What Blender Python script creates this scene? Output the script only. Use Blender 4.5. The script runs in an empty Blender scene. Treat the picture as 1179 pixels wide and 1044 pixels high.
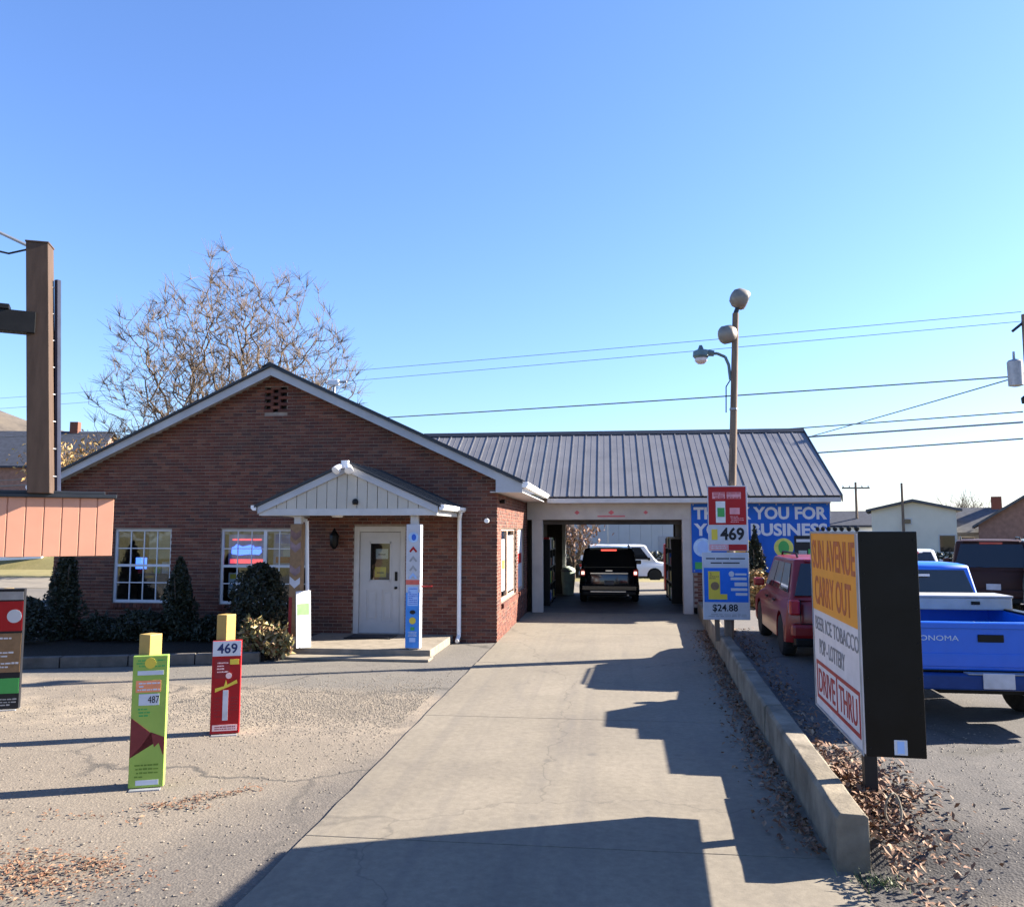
import bpy, bmesh, math, random
from mathutils import Vector, Matrix, noise as mnoise
R = math.radians
random.seed(7)
sc = bpy.context.scene
col = sc.collection

# ---------------------------------------------------------------- camera
PITCH, YAW, CH, F = R(5.405), R(6.746), 2.42, 930.0
cam_d = bpy.data.cameras.new('camera'); cam = bpy.data.objects.new('camera', cam_d); col.objects.link(cam)
cam_d.sensor_width = 36; cam_d.lens = F/1179*36; cam_d.clip_end = 3000; cam_d.clip_start = .05
cam.location = (0, 0, CH); cam.rotation_euler = (math.pi/2+PITCH, 0, YAW)
sc.camera = cam
# ---------------------------------------------------------------- sky, sun, exposure
SUN_AZ = math.atan2(1, .37)          # clockwise from +Y
SUN_EL = R(27.5)
w = bpy.data.worlds.new('World'); sc.world = w; w.use_nodes = True
nt = w.node_tree; bg = nt.nodes['Background']
sky = nt.nodes.new('ShaderNodeTexSky'); sky.sky_type = 'NISHITA'; sky.sun_disc = False
sky.sun_elevation = SUN_EL; sky.sun_rotation = SUN_AZ
sky.air_density = 1.3; sky.dust_density = .5; sky.ozone_density = 6.0; sky.altitude = 200
wb = nt.nodes.new('ShaderNodeMix'); wb.data_type = 'RGBA'; wb.blend_type = 'MULTIPLY'; wb.inputs[0].default_value = 1; wb.inputs[7].default_value = (.92, .94, 1.15, 1)   # white balance
nt.links.new(sky.outputs[0], wb.inputs[6]); nt.links.new(wb.outputs[2], bg.inputs[0]); bg.inputs[1].default_value = .054
sd = bpy.data.lights.new('sun', 'SUN'); sd.energy = 5; sd.angle = R(.55); sd.color = (1, .9, .76)
so = bpy.data.objects.new('sun', sd); col.objects.link(so); so.location = (30, 12, 30)
sdir = Vector((math.sin(SUN_AZ)*math.cos(SUN_EL), math.cos(SUN_AZ)*math.cos(SUN_EL), math.sin(SUN_EL)))
so.rotation_euler = sdir.to_track_quat('Z', 'Y').to_euler()
vs = sc.view_settings; vs.view_transform = 'Standard'; vs.look = 'None'; vs.exposure = 2.3; vs.gamma = 1

# pixel helpers (a direction; the distance is given)
_fw = Vector((-math.sin(YAW)*math.cos(PITCH), math.cos(YAW)*math.cos(PITCH), math.sin(PITCH)))
_rt = Vector((math.cos(YAW), math.sin(YAW), 0)); _up = _rt.cross(_fw)
def px(x, y, Y):
    r = _fw*F+_rt*(x-589.5)-_up*(y-522)
    return Vector((0, 0, CH))+r*(Y/r.y)

# ---------------------------------------------------------------- materials
def new_mat(name):
    m = bpy.data.materials.new(name); m.use_nodes = True
    return m, m.node_tree, m.node_tree.nodes['Principled BSDF']
def ramp(t, fac, stops):
    r = t.nodes.new('ShaderNodeValToRGB'); e = r.color_ramp.elements
    while len(e) < len(stops): e.new(.5)
    for el, (p, c) in zip(e, stops): el.position = p; el.color = (*c, 1) if len(c) == 3 else c
    t.links.new(fac, r.inputs[0]); return r.outputs[0]
def noise(t, scale, detail=6, rough=.6, obj=True, dist=0, stretch=None):
    tc = t.nodes.new('ShaderNodeTexCoord'); n = t.nodes.new('ShaderNodeTexNoise')
    n.inputs['Scale'].default_value = scale; n.inputs['Detail'].default_value = detail
    n.inputs['Roughness'].default_value = rough; n.inputs['Distortion'].default_value = dist
    src = tc.outputs['Object']
    if stretch:
        mp = t.nodes.new('ShaderNodeMapping'); mp.inputs['Scale'].default_value = stretch
        t.links.new(src, mp.inputs[0]); src = mp.outputs[0]
    t.links.new(src, n.inputs['Vector']); return n.outputs['Fac']
def bump(t, b, h, dist=.01, strength=.5):
    n = t.nodes.new('ShaderNodeBump'); n.inputs['Distance'].default_value = dist; n.inputs['Strength'].default_value = strength
    t.links.new(h, n.inputs['Height']); t.links.new(n.outputs[0], b.inputs['Normal'])
def mix(t, fac, a, b, mode='MIX'):
    n = t.nodes.new('ShaderNodeMix'); n.data_type = 'RGBA'; n.blend_type = mode
    for s, v in ((n.inputs[0], fac), (n.inputs[6], a), (n.inputs[7], b)):
        if hasattr(v, 'is_output') or isinstance(v, bpy.types.NodeSocket): t.links.new(v, s)
        elif isinstance(v, (int, float)): s.default_value = v
        else: s.default_value = (*v, 1)
    return n.outputs[2]
_mats = {}
def M(name, c=(.5, .5, .5), rough=.6, metal=0, var=.18, scale=6, bmp=0, bscale=None, coat=0, stretch=None, emit=0):
    if name in _mats: return _mats[name]
    m, t, b = new_mat(name)
    b.inputs['Roughness'].default_value = rough; b.inputs['Metallic'].default_value = metal
    b.inputs['Specular IOR Level'].default_value = .5 if (coat or metal or rough < .3) else .2
    b.inputs['Coat Weight'].default_value = coat; b.inputs['Coat Roughness'].default_value = .06
    if var:
        f = noise(t, scale, stretch=stretch)
        lo = tuple(max(0, x*(1-var)) for x in c); hi = tuple(min(1, x*(1+var)) for x in c)
        t.links.new(ramp(t, f, [(.3, lo), (.7, hi)]), b.inputs['Base Color'])
    else: b.inputs['Base Color'].default_value = (*c, 1)
    if bmp: bump(t, b, noise(t, bscale or scale*6, stretch=stretch), bmp)
    if emit:
        b.inputs['Emission Color'].default_value = (*c, 1); b.inputs['Emission Strength'].default_value = emit
    _mats[name] = m; return m
def glass_mat(name, tint=(.8, .85, .85), refl=1.0):
    m = bpy.data.materials.new(name); m.use_nodes = True; t = m.node_tree
    t.nodes.remove(t.nodes['Principled BSDF']); out = t.nodes['Material Output']
    tr = t.nodes.new('ShaderNodeBsdfTransparent'); tr.inputs[0].default_value = (*tint, 1)
    gl = t.nodes.new('ShaderNodeBsdfGlossy'); gl.inputs['Roughness'].default_value = .03
    lw = t.nodes.new('ShaderNodeLayerWeight'); lw.inputs[0].default_value = .5
    pw_ = t.nodes.new('ShaderNodeMath'); pw_.operation = 'POWER'; t.links.new(lw.outputs['Facing'], pw_.inputs[0]); pw_.inputs[1].default_value = 4
    fr = t.nodes.new('ShaderNodeMath'); fr.operation = 'MULTIPLY_ADD'; t.links.new(pw_.outputs[0], fr.inputs[0]); fr.inputs[1].default_value = .8; fr.inputs[2].default_value = .09
    b = t.nodes.new('ShaderNodeBump'); b.inputs['Distance'].default_value = .02; b.inputs['Strength'].default_value = .15
    t.links.new(noise(t, 2.5, 2), b.inputs['Height']); t.links.new(b.outputs[0], gl.inputs['Normal'])
    mx = t.nodes.new('ShaderNodeMixShader'); t.links.new(fr.outputs[0], mx.inputs[0])
    t.links.new(tr.outputs[0], mx.inputs[1]); t.links.new(gl.outputs[0], mx.inputs[2]); t.links.new(mx.outputs[0], out.inputs[0])
    _mats[name] = m; return m
GLASS = glass_mat('window_glass')
CARGLASS = M('car_glass', (.012, .014, .016), .04, var=0, coat=.5)
WHITE = M('white_trim', (0.468, 0.461, 0.455), .5, var=.1, scale=3, bmp=.002)
WHITE2 = M('white_gloss', (.78, .78, .78), .35, var=.05)
DARKM = M('dark_trim_metal', (0.021, 0.0252, 0.033), .45, .3)
BLACK = M('black_paint', (0.006, 0.006, 0.0065), .4, var=.3)
RUBBER = M('tyre_rubber', (.02, .02, .02), .85, var=.3, scale=20)
ALLOY = M('alloy_rim', (.45, .46, .48), .3, .8, var=.1)
CHROME = M('chrome', (.7, .7, .72), .15, 1, var=0)
TAIL = M('tail_lamp_red', (.35, .01, .012), .15, var=0, coat=.6)
TAILLIT = M('tail_lamp_lit', (1, .1, .07), .2, var=0, emit=.3)
TAILHOT = M('tail_lamp_hot', (1, .42, .34), .2, var=0, emit=.7)
WOODP = M('weathered_pole_wood', (.16, .12, .09), .85, var=.35, scale=4, bmp=.006, stretch=(8, 8, .5))
GREY = M('grey_metal', (.28, .29, .31), .5, .4, var=.2)
def brick_mat(name, cols, seed=0):
    m, t, b = new_mat(name)
    g = t.nodes.new('ShaderNodeNewGeometry'); oi = t.nodes.new('ShaderNodeObjectInfo')
    a = t.nodes.new('ShaderNodeMath'); a.operation = 'ADD'
    t.links.new(g.outputs['Random Per Island'], a.inputs[0]); t.links.new(oi.outputs['Random'], a.inputs[1])
    fr = t.nodes.new('ShaderNodeMath'); fr.operation = 'FRACT'; t.links.new(a.outputs[0], fr.inputs[0])
    n = len(cols); c = ramp(t, fr.outputs[0], [(i/(n-1), k) for i, k in enumerate(cols)])
    nz = noise(t, 30, 5, .7); c2 = mix(t, .55, c, ramp(t, nz, [(.3, (.25, .22, .2)), (.7, (.85, .8, .78))]), 'OVERLAY')
    big = noise(t, .9, 4, .6); c3 = mix(t, ramp(t, big, [(.45, (0, 0, 0)), (.75, (.4, .4, .4))]), c2, (.035, .028, .027))
    t.links.new(c3, b.inputs['Base Color']); b.inputs['Roughness'].default_value = .85
    bump(t, b, nz, .004, .6); return m
BRICK = brick_mat('red_brick', [(0.0903, 0.0242, 0.0147), (0.132, 0.039, 0.0221), (0.0696, 0.0213, 0.0154), (0.153, 0.0531, 0.0308), (0.107, 0.0283, 0.0173), (0.0591, 0.0242, 0.0196), (0.174, 0.0709, 0.043), (0.0972, 0.027, 0.0173)])
MORTAR = M('mortar', (0.24, 0.195, 0.164), .9, var=.25, scale=8, bmp=.003)
def leaf_mat(name, cols, rough=.6, trans=.15):
    m, t, b = new_mat(name)
    g = t.nodes.new('ShaderNodeNewGeometry'); n = len(cols)
    t.links.new(ramp(t, g.outputs['Random Per Island'], [(i/(n-1), k) for i, k in enumerate(cols)]), b.inputs['Base Color'])
    b.inputs['Roughness'].default_value = rough; return m
YEW = leaf_mat('dark_evergreen', [(0.009, 0.014, 0.006), (0.0175, 0.025, 0.009), (0.0125, 0.016, 0.007), (0.025, 0.03, 0.01)])
BUSHG = leaf_mat('dark_bush_leaf', [(0.007, 0.0125, 0.006), (0.0125, 0.021, 0.008), (0.01, 0.01, 0.005), (0.02, 0.0275, 0.01)])
NANDINA = leaf_mat('yellow_shrub_leaf', [(0.21, 0.162, 0.06), (0.132, 0.12, 0.036), (0.27, 0.216, 0.096), (0.18, 0.072, 0.036), (0.108, 0.12, 0.036)])
AUTUMN = leaf_mat('autumn_leaf', [(.34, .22, .07), (.42, .28, .10), (.28, .14, .05), (.3, .25, .1)])
DEADLEAF = leaf_mat('fallen_leaf', [(0.132, 0.051, 0.024), (0.192, 0.096, 0.048), (0.084, 0.036, 0.021), (0.228, 0.144, 0.084), (0.156, 0.072, 0.036), (0.252, 0.18, 0.12)], .8)
BARK = M('bark', (0.078, 0.06, 0.0468), .9, var=.3, scale=10, bmp=.01)
TWIG = M('twig_bark', (.115, .085, .06), .9, var=.3, scale=2)

# ---------------------------------------------------------------- mesh helpers
class MB:
    def __init__(s): s.v = []; s.f = []; s.m = []
    def add(s, vs, fs, mi=0):
        o = len(s.v); s.v += [tuple(p) for p in vs]; s.f += [tuple(i+o for i in f) for f in fs]; s.m += [mi]*len(fs); return s
    def box(s, a, b, mi=0, back=True):
        x0, y0, z0 = a; x1, y1, z1 = b
        fs = [(0, 3, 2, 1), (4, 5, 6, 7), (0, 1, 5, 4), (1, 2, 6, 5), (3, 0, 4, 7)]
        if back: fs.append((2, 3, 7, 6))
        return s.add([(x0, y0, z0), (x1, y0, z0), (x1, y1, z0), (x0, y1, z0), (x0, y0, z1), (x1, y0, z1), (x1, y1, z1), (x0, y1, z1)], fs, mi)
    def prism(s, poly, axis, a, b, mi=0):
        """poly: 2D points (ccw); axis 'x'|'y'|'z' extruded from a to b"""
        n = len(poly)
        def P(p, t): return {'x': (t, p[0], p[1]), 'y': (p[0], t, p[1]), 'z': (p[0], p[1], t)}[axis]
        vs = [P(p, a) for p in poly]+[P(p, b) for p in poly]
        fs = [tuple(range(n)), tuple(range(2*n-1, n-1, -1))]+[(i, i+n, (i+1) % n+n, (i+1) % n) for i in range(n)]
        return s.add(vs, fs, mi)
    def tube(s, p0, p1, r0, r1=None, n=8, cap=True, mi=0):
        p0, p1 = Vector(p0), Vector(p1); r1 = r0 if r1 is None else r1
        d = p1-p0
        if d.length < 1e-6: return s
        d.normalize(); u = d.orthogonal().normalized(); v = d.cross(u)
        vs = []
        for p, r in ((p0, r0), (p1, r1)):
            for k in range(n):
                a = 2*math.pi*k/n; vs.append(p+(u*math.cos(a)+v*math.sin(a))*r)
        fs = [(k, (k+1) % n, (k+1) % n+n, k+n) for k in range(n)]
        if cap: fs += [tuple(range(n-1, -1, -1)), tuple(range(n, 2*n))]
        return s.add(vs, fs, mi)
    def path(s, pts, r, n=6, mi=0):
        for a, b in zip(pts, pts[1:]): s.tube(a, b, r, r, n, True, mi)
        return s
    def lathe(s, prof, c, axis='z', n=16, mi=0):
        """prof: (r, t) list along axis through c"""
        c = Vector(c); ax = {'x': Vector((1, 0, 0)), 'y': Vector((0, 1, 0)), 'z': Vector((0, 0, 1))}[axis] if isinstance(axis, str) else Vector(axis).normalized()
        u = ax.orthogonal().normalized(); v = ax.cross(u); vs = []
        for r, t in prof:
            for k in range(n):
                a = 2*math.pi*k/n; vs.append(c+ax*t+(u*math.cos(a)+v*math.sin(a))*max(r, 1e-4))
        fs = [(i*n+k, i*n+(k+1) % n, (i+1)*n+(k+1) % n, (i+1)*n+k) for i in range(len(prof)-1) for k in range(n)]
        fs += [tuple(range(n-1, -1, -1)), tuple(range((len(prof)-1)*n, len(prof)*n))]
        return s.add(vs, fs, mi)
    def mesh(s, name, mats, smooth=False, fix=True):
        me = bpy.data.meshes.new(name); me.from_pydata(s.v, [], s.f)
        for m in (mats if isinstance(mats, (list, tuple)) else [mats]): me.materials.append(m)
        if any(s.m): me.polygons.foreach_set('material_index', s.m)
        if fix:
            bm = bmesh.new(); bm.from_mesh(me); bmesh.ops.recalc_face_normals(bm, faces=bm.faces); bm.to_mesh(me); bm.free()
        if smooth:
            me.polygons.foreach_set('use_smooth', [True]*len(me.polygons)); me.set_sharp_from_angle(angle=R(38))
        me.update(); return me
    def build(s, name, mats, parent=None, bevel=0, smooth=False, seg=2, fix=True):
        o = bpy.data.objects.new(name, s.mesh(name, mats, smooth, fix)); col.objects.link(o); o.parent = parent
        if bevel:
            b = o.modifiers.new('bevel', 'BEVEL'); b.width = bevel; b.segments = seg; b.limit_method = 'ANGLE'; b.angle_limit = R(40)
        return o
def inst(name, me, parent=None, loc=(0, 0, 0), rot=(0, 0, 0), scale=(1, 1, 1)):
    o = bpy.data.objects.new(name, me); col.objects.link(o); o.parent = parent; o.location = loc; o.rotation_euler = rot; o.scale = scale; return o
def tag(o, label, cat, group=None, kind=None):
    o['label'] = label; o['category'] = cat
    if group: o['group'] = group
    if kind: o['kind'] = kind
    return o
def struct(o): o['kind'] = 'structure'; return o
def stuff(o): o['kind'] = 'stuff'; return o
def thing(name, label, cat, loc=(0, 0, 0), rz=0, group=None):
    o = bpy.data.objects.new(name, None); col.objects.link(o); o.location = loc; o.rotation_euler = (0, 0, rz); o.empty_display_size = .2
    return tag(o, label, cat, group)
def box(name, mat, parent, a, b, bevel=0):
    return MB().box(a, b).build(name, mat, parent, bevel)
def text(name, s, mat, parent, x0, z0, wd, ht, y, bold=.0, shear=0, depth=.003):
    """flat lettering in the local XZ plane facing -Y, fitted to the rectangle"""
    cu = bpy.data.curves.new('t', 'FONT'); cu.body = s; cu.extrude = .02; cu.offset = bold; cu.shear = shear; cu.resolution_u = 3
    o = bpy.data.objects.new('t', cu); col.objects.link(o)
    bpy.context.view_layer.update()
    me = bpy.data.meshes.new_from_object(o.evaluated_get(bpy.context.evaluated_depsgraph_get()))
    bpy.data.objects.remove(o)
    xs = [v.co.x for v in me.vertices]; ys = [v.co.y for v in me.vertices]
    ax, bx_, ay, by = min(xs), max(xs), min(ys), max(ys)
    for v in me.vertices:
        v.co = (x0+(v.co.x-ax)/(bx_-ax)*wd, y-(depth if v.co.z > 0 else 0), z0+(v.co.y-ay)/(by-ay)*ht)
    me.materials.clear(); me.materials.append(mat); me.name = name
    return inst(name, me, parent)
def disc(name, mat, parent, x, z, r, y, n=24, sz=1):
    m = MB(); m.prism([(x+r*math.cos(2*math.pi*k/n), z+r*sz*math.sin(2*math.pi*k/n)) for k in range(n)], 'y', y-.003, y); return m.build(name, mat, parent)
def poly(name, mat, parent, pts, y, d=.003):
    return MB().prism(pts, 'y', y-d, y).build(name, mat, parent)
def small_print(parent, x0, x1, z0, z1, y, mat, rows, seed=1):
    r = random.Random(seed); mb = MB(); h = (z1-z0)/rows
    for k in range(rows):
        x = x0+r.uniform(0, .12)*(x1-x0); zz = z0+k*h
        while x < x1-.02*(x1-x0):
            e = min(x1, x+r.uniform(.05, .22)*(x1-x0)); mb.box((x, y-.0012, zz+h*.25), (e, y, zz+h*.25+h*r.uniform(.35, .5))); x = e+.03*(x1-x0)
            if r.random() < .12: break
    return stuff(mb.build('small_print', mat, parent))
def lerp(a, b, t): return a+(b-a)*t
def sstep(a, b, x): t = min(1, max(0, (x-a)/(b-a))); return t*t*(3-2*t)

# ================================================================ THE SETTING
def far_h(y): return -.45*sstep(40, 46, y)
def kerb_x(y): return 1.57+.0531*(y-6.16)
def lot_h(x, y): return .31*sstep(4.4, 7.2, y-.25*max(0, x-3)*.3)*(1-sstep(33, 41, y))+far_h(y)
def grid_sheet(name, xs, ys, zf, mat):
    v = [(x, y, zf(x, y)) for y in ys for x in xs]; n = len(xs)
    f = [(j*n+i, j*n+i+1, (j+1)*n+i+1, (j+1)*n+i) for j in range(len(ys)-1) for i in range(n-1)]
    return struct(MB().add(v, f).build(name, mat, smooth=True, fix=False))
def frange(a, b, n): return [a+(b-a)*i/(n-1) for i in range(n)]

# grass / dirt ground reaching the horizon
m, t, b = new_mat('grass_ground')
c = ramp(t, noise(t, .35, 8, .65), [(.3, (.10, .095, .03)), (.5, (.15, .13, .045)), (.72, (.19, .155, .07))])
c = mix(t, .35, c, ramp(t, noise(t, 9, 6, .7), [(.3, (.1, .1, .05)), (.7, (.9, .85, .7))]), 'OVERLAY')
t.links.new(c, b.inputs['Base Color']); b.inputs['Roughness'].default_value = .95; GRASS = m
ys = [-300, -60, -12, 0, 20, 38, 39.5, 41, 42.5, 44, 45.5, 47, 60, 120, 300, 900, 2000]
grid_sheet('ground', [-1500, -400, -100, -40, -14, 0, 14, 40, 100, 400, 1500], ys, lambda x, y: far_h(y)-.012, GRASS)

# worn gravelly asphalt
def gravel_material(name, base, tan, dark, stone, apron=False):
    m, t, b = new_mat(name)
    big = noise(t, .45, 7, .62, dist=.6); mid = noise(t, 2.2, 8, .7)
    c = ramp(t, big, [(.36, base), (.5, tuple((p+q)/2 for p, q in zip(base, tan))), (.62, tan)])
    c = mix(t, ramp(t, mid, [(.42, (0, 0, 0)), (.62, (.65, .65, .65))]), c, dark)
    def band(cx_, cy_, lo, hi, amp=1.5, sc2=.8):      # ragged-edged zone of the lot along a ground direction
        tg = t.nodes.new('ShaderNodeTexCoord'); d = t.nodes.new('ShaderNodeVectorMath'); d.operation = 'DOT_PRODUCT'; t.links.new(tg.outputs['Object'], d.inputs[0]); d.inputs[1].default_value = (cx_, cy_, 0)
        l2 = t.nodes.new('ShaderNodeMath'); l2.operation = 'MULTIPLY_ADD'; t.links.new(noise(t, sc2, 8, .72), l2.inputs[0]); l2.inputs[1].default_value = amp; t.links.new(d.outputs['Value'], l2.inputs[2])
        l3 = t.nodes.new('ShaderNodeMapRange'); t.links.new(l2.outputs[0], l3.inputs[0]); l3.inputs[1].default_value = lo+amp*.5; l3.inputs[2].default_value = hi+amp*.5
        return l3.outputs[0]
    if apron:
        c = mix(t, band(-.05, -1, -9.4, -8.6), c, mix(t, mid, (.10, .085, .067), (.175, .148, .115)))       # older tan asphalt near the street
        c = mix(t, band(1, -.36, -5.9, -5.2, 1.2), c, mix(t, mid, (.06, .054, .048), (.115, .10, .084)))    # dark strip beside the drive
        c = mix(t, band(.12, 1, 11.4, 11.9, 1.2), c, mix(t, mid, (.075, .07, .064), (.13, .118, .1)))      # grey asphalt before the store
    else:
        c = mix(t, band(.05, -1, -5.7, -5.0, 1.0), c, mix(t, mid, (.10, .085, .066), (.17, .145, .112)))     # tan dirt by the street
        c = mix(t, band(0, 1, 11, 13, 3, .3), c, mix(t, mid, (.07, .068, .07), (.12, .108, .096)))
    vo = t.nodes.new('ShaderNodeTexVoronoi'); vo.inputs['Scale'].default_value = 55
    tc = t.nodes.new('ShaderNodeTexCoord'); t.links.new(tc.outputs['Object'], vo.inputs['Vector'])
    sp = t.nodes.new('ShaderNodeSeparateColor'); t.links.new(vo.outputs['Color'], sp.inputs[0])
    st = ramp(t, sp.outputs[0], [(.0, (.25, .22, .2)), (.5, (.5, .5, .5)), (.86, (.62, .6, .56)), (.95, (1, .97, .92))])
    c = mix(t, .3, c, st, 'OVERLAY')
    # wandering cracks
    vc = t.nodes.new('ShaderNodeTexVoronoi'); vc.feature = 'DISTANCE_TO_EDGE'; vc.inputs['Scale'].default_value = .3
    nz = t.nodes.new('ShaderNodeTexNoise'); nz.inputs['Scale'].default_value = 1.4; nz.inputs['Detail'].default_value = 6
    t.links.new(tc.outputs['Object'], nz.inputs['Vector'])
    va = t.nodes.new('ShaderNodeVectorMath'); va.operation = 'MULTIPLY_ADD'
    t.links.new(nz.outputs['Color'], va.inputs[0]); va.inputs[1].default_value = (1.1, 1.1, 0); t.links.new(tc.outputs['Object'], va.inputs[2])
    t.links.new(va.outputs[0], vc.inputs['Vector'])
    cr = ramp(t, vc.outputs['Distance'], [(.0, (.85, .85, .85)), (.006, (.6, .6, .6)), (.014, (0, 0, 0))])
    cm = ramp(t, noise(t, .3, 3, .5), [(.46, (0, 0, 0)), (.54, (1, 1, 1))]); cr = mix(t, 1.0, cr, cm, 'MULTIPLY')
    c = mix(t, cr, c, (.035, .032, .028))
    t.links.new(c, b.inputs['Base Color']); b.inputs['Roughness'].default_value = .95
    add = t.nodes.new('ShaderNodeMath'); add.operation = 'ADD'
    t.links.new(vo.outputs['Distance'], add.inputs[0]); t.links.new(mid, add.inputs[1])
    bump(t, b, add.outputs[0], .007, .5); return m
GRAVEL = gravel_material('worn_gravel_asphalt', (.15, .126, .098), (.225, .187, .14), (.09, .078, .064), .5, True)
LOT = gravel_material('grey_asphalt', (.05, .047, .047), (.07, .064, .06), (.032, .031, .033), .3)
grid_sheet('gravel_lot', frange(-60, -2.41, 20), frange(2.2, 31.5, 14), lambda x, y: 0, GRAVEL)
v = []; xsn = 26
ysl = frange(3.6, 9.4, 30)+frange(9.8, 41, 34); ny = len(ysl)
for y in ysl:
    for i in range(xsn):
        x = lerp(kerb_x(y)+.16, 60, (i/(xsn-1))**2.2); fd = sstep(6.15, 6.5, y); k = fd+(1-fd)*sstep(.0, 1.3, x-kerb_x(y)-.16); v.append((x, y, lot_h(x, y)*k+.002+.010*math.sin(x*2.3+y)*math.sin(y*1.7)))
lot = struct(MB().add(v, [(j*xsn+i, j*xsn+i+1, (j+1)*xsn+i+1, (j+1)*xsn+i) for j in range(ny-1) for i in range(xsn-1)]).build('parking_lot', LOT, smooth=True, fix=False))
# front street under the camera and back street
STREET = M('street_asphalt', (.075, .075, .078), .9, var=.25, scale=3, bmp=.01, bscale=60)
grid_sheet('street', [-200, 0, 200], [-9, -3, 2.0], lambda x, y: -.004, STREET)
BACKST = M('pale_street', (0.168, 0.151, 0.126), .9, var=.15, scale=1.5, bmp=.01, bscale=40)
grid_sheet('back_street', [-200, 0, 200], [31.6, 35, 38.6], lambda x, y: .004, BACKST)

# concrete driveway: slabs with open joints
m, t, b = new_mat('driveway_concrete')
big = noise(t, .55, 7, .6, dist=.4); fine = noise(t, 14, 8, .75)
c = ramp(t, big, [(.32, (0.126, 0.11, 0.0864)), (.5, (0.148, 0.13, 0.1)), (.68, (0.169, 0.148, 0.115))])
c = mix(t, .5, c, ramp(t, fine, [(.3, (.3, .29, .28)), (.7, (.7, .69, .68))]), 'OVERLAY')
stain = noise(t, .9, 6, .6, dist=1.5, stretch=(1.6, .35, 1)); c = mix(t, ramp(t, stain, [(.55, (0, 0, 0)), (.75, (.5, .5, .5))]), c, (.10, .09, .08))
tyre = noise(t, 1.0, 5, .6, stretch=(3.2, .05, 1)); c = mix(t, ramp(t, tyre, [(.5, (0, 0, 0)), (.72, (.4, .4, .4))]), c, (.085, .077, .07))
spots = noise(t, 3.5, 3, .5); c = mix(t, ramp(t, spots, [(.68, (0, 0, 0)), (.76, (.55, .55, .55))]), c, (.06, .055, .05))
vc = t.nodes.new('ShaderNodeTexVoronoi'); vc.feature = 'DISTANCE_TO_EDGE'; vc.inputs['Scale'].default_value = .22; tcx = t.nodes.new('ShaderNodeTexCoord')
wn_ = t.nodes.new('ShaderNodeTexNoise'); wn_.inputs['Scale'].default_value = 2.2; wn_.inputs['Detail'].default_value = 8; t.links.new(tcx.outputs['Object'], wn_.inputs['Vector'])
va = t.nodes.new('ShaderNodeVectorMath'); va.operation = 'MULTIPLY_ADD'; t.links.new(wn_.outputs['Color'], va.inputs[0]); va.inputs[1].default_value = (.7, .7, 0); t.links.new(tcx.outputs['Object'], va.inputs[2]); t.links.new(va.outputs[0], vc.inputs['Vector'])
c = mix(t, ramp(t, vc.outputs['Distance'], [(0, (.4, .4, .4)), (.002, (.2, .2, .2)), (.004, (0, 0, 0))]), c, (.04, .035, .03))
t.links.new(c, b.inputs['Base Color']); b.inputs['Roughness'].default_value = .9; bump(t, b, fine, .006, .5); CONC = m
base = struct(grid_sheet('driveway', [-2.39, 0, 2.72], [2.0, 10, 24], lambda x, y: .002, M('joint_dirt', (.10, .085, .07), .95)))
for (y0, y1) in ((2.05, 6.4), (6.41, 10.6), (10.61, 14.9), (14.91, 19.2), (19.21, 23.9)):
    jag = [(-2.4+random.uniform(-.008, .008), y) for y in frange(y1, y0, 12)]
    for xa, xb in ((None, None),):
        pts = [(kerb_x(max(y0, 6.16))+.1, y0), (kerb_x(y1)+.1, y1)]+jag
        MB().prism(pts, 'z', .001, .02).build('slab', CONC, base, .004)
# leaf strip, planting bed with low kerb in front of the store
soil = M('dark_mulch', (0.025, 0.019, 0.014), .95, var=.4, scale=25, bmp=.03)
bedp = [(-12.9, 12.75), (-6.35, 14.6), (-6.35, 17.5), (-12.9, 17.5)]
bed = struct(MB().prism(bedp, 'z', .0, .1).build('planting_bed', soil))
KERB = M('kerb_concrete', (0.164, 0.143, 0.111), .9, var=.5, scale=2.2, bmp=.015, bscale=22)
KERBD = M('bed_edging', (0.1, 0.09, 0.08), .9, var=.3, scale=4, bmp=.008)
for i in range(6):
    a = i/6; c2 = (i+1)/6-.003
    p0 = Vector((lerp(-12.9, -6.35, a), lerp(12.62, 14.47, a))); p1 = Vector((lerp(-12.9, -6.35, c2), lerp(12.62, 14.47, c2)))
    d = (p1-p0).normalized(); nn = Vector((d.y, -d.x))*.09
    q = [p0+nn, p1+nn, p1-nn, p0-nn]
    MB().prism([tuple(z) for z in q], 'z', 0, .19+random.uniform(-.01, .01)).build('edging_block', KERBD, bed, .012)
# retaining kerb of concrete blocks along the driveway
kb = struct(bpy.data.objects.new('kerb', None)); col.objects.link(kb); kb.location = (1.7, 6.2, 0)
edges = [6.18, 7.95, 9.9, 12.3, 14.7, 17.1, 19.5, 21.7, 23.7]
for i, (y0, y1) in enumerate(zip(edges, edges[1:])):
    m = MB(); n = 7; prof = [(0, -.02), (.01, .375), (.035, .405), (.205, .405), (.23, .38), (.24, -.02)]
    dz = random.uniform(-.012, .012); dx = random.uniform(-.012, .012); vs = []
    for k in range(n):
        y = lerp(y0+.008, y1-.008, k/(n-1))
        for (a, z) in prof: vs.append((kerb_x(y)+a+dx-1.7+random.uniform(-.006, .006), y-6.2, z+(dz if z > 0 else 0)+random.uniform(-.006, .006)))
    fs = [(k*6+j, k*6+j+1, (k+1)*6+j+1, (k+1)*6+j) for k in range(n-1) for j in range(5)]+[tuple(range(6)), tuple(range(n*6-1, n*6-7, -1))]
    m.add(vs, fs).build('kerb_block', KERB, kb, .008)
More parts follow.
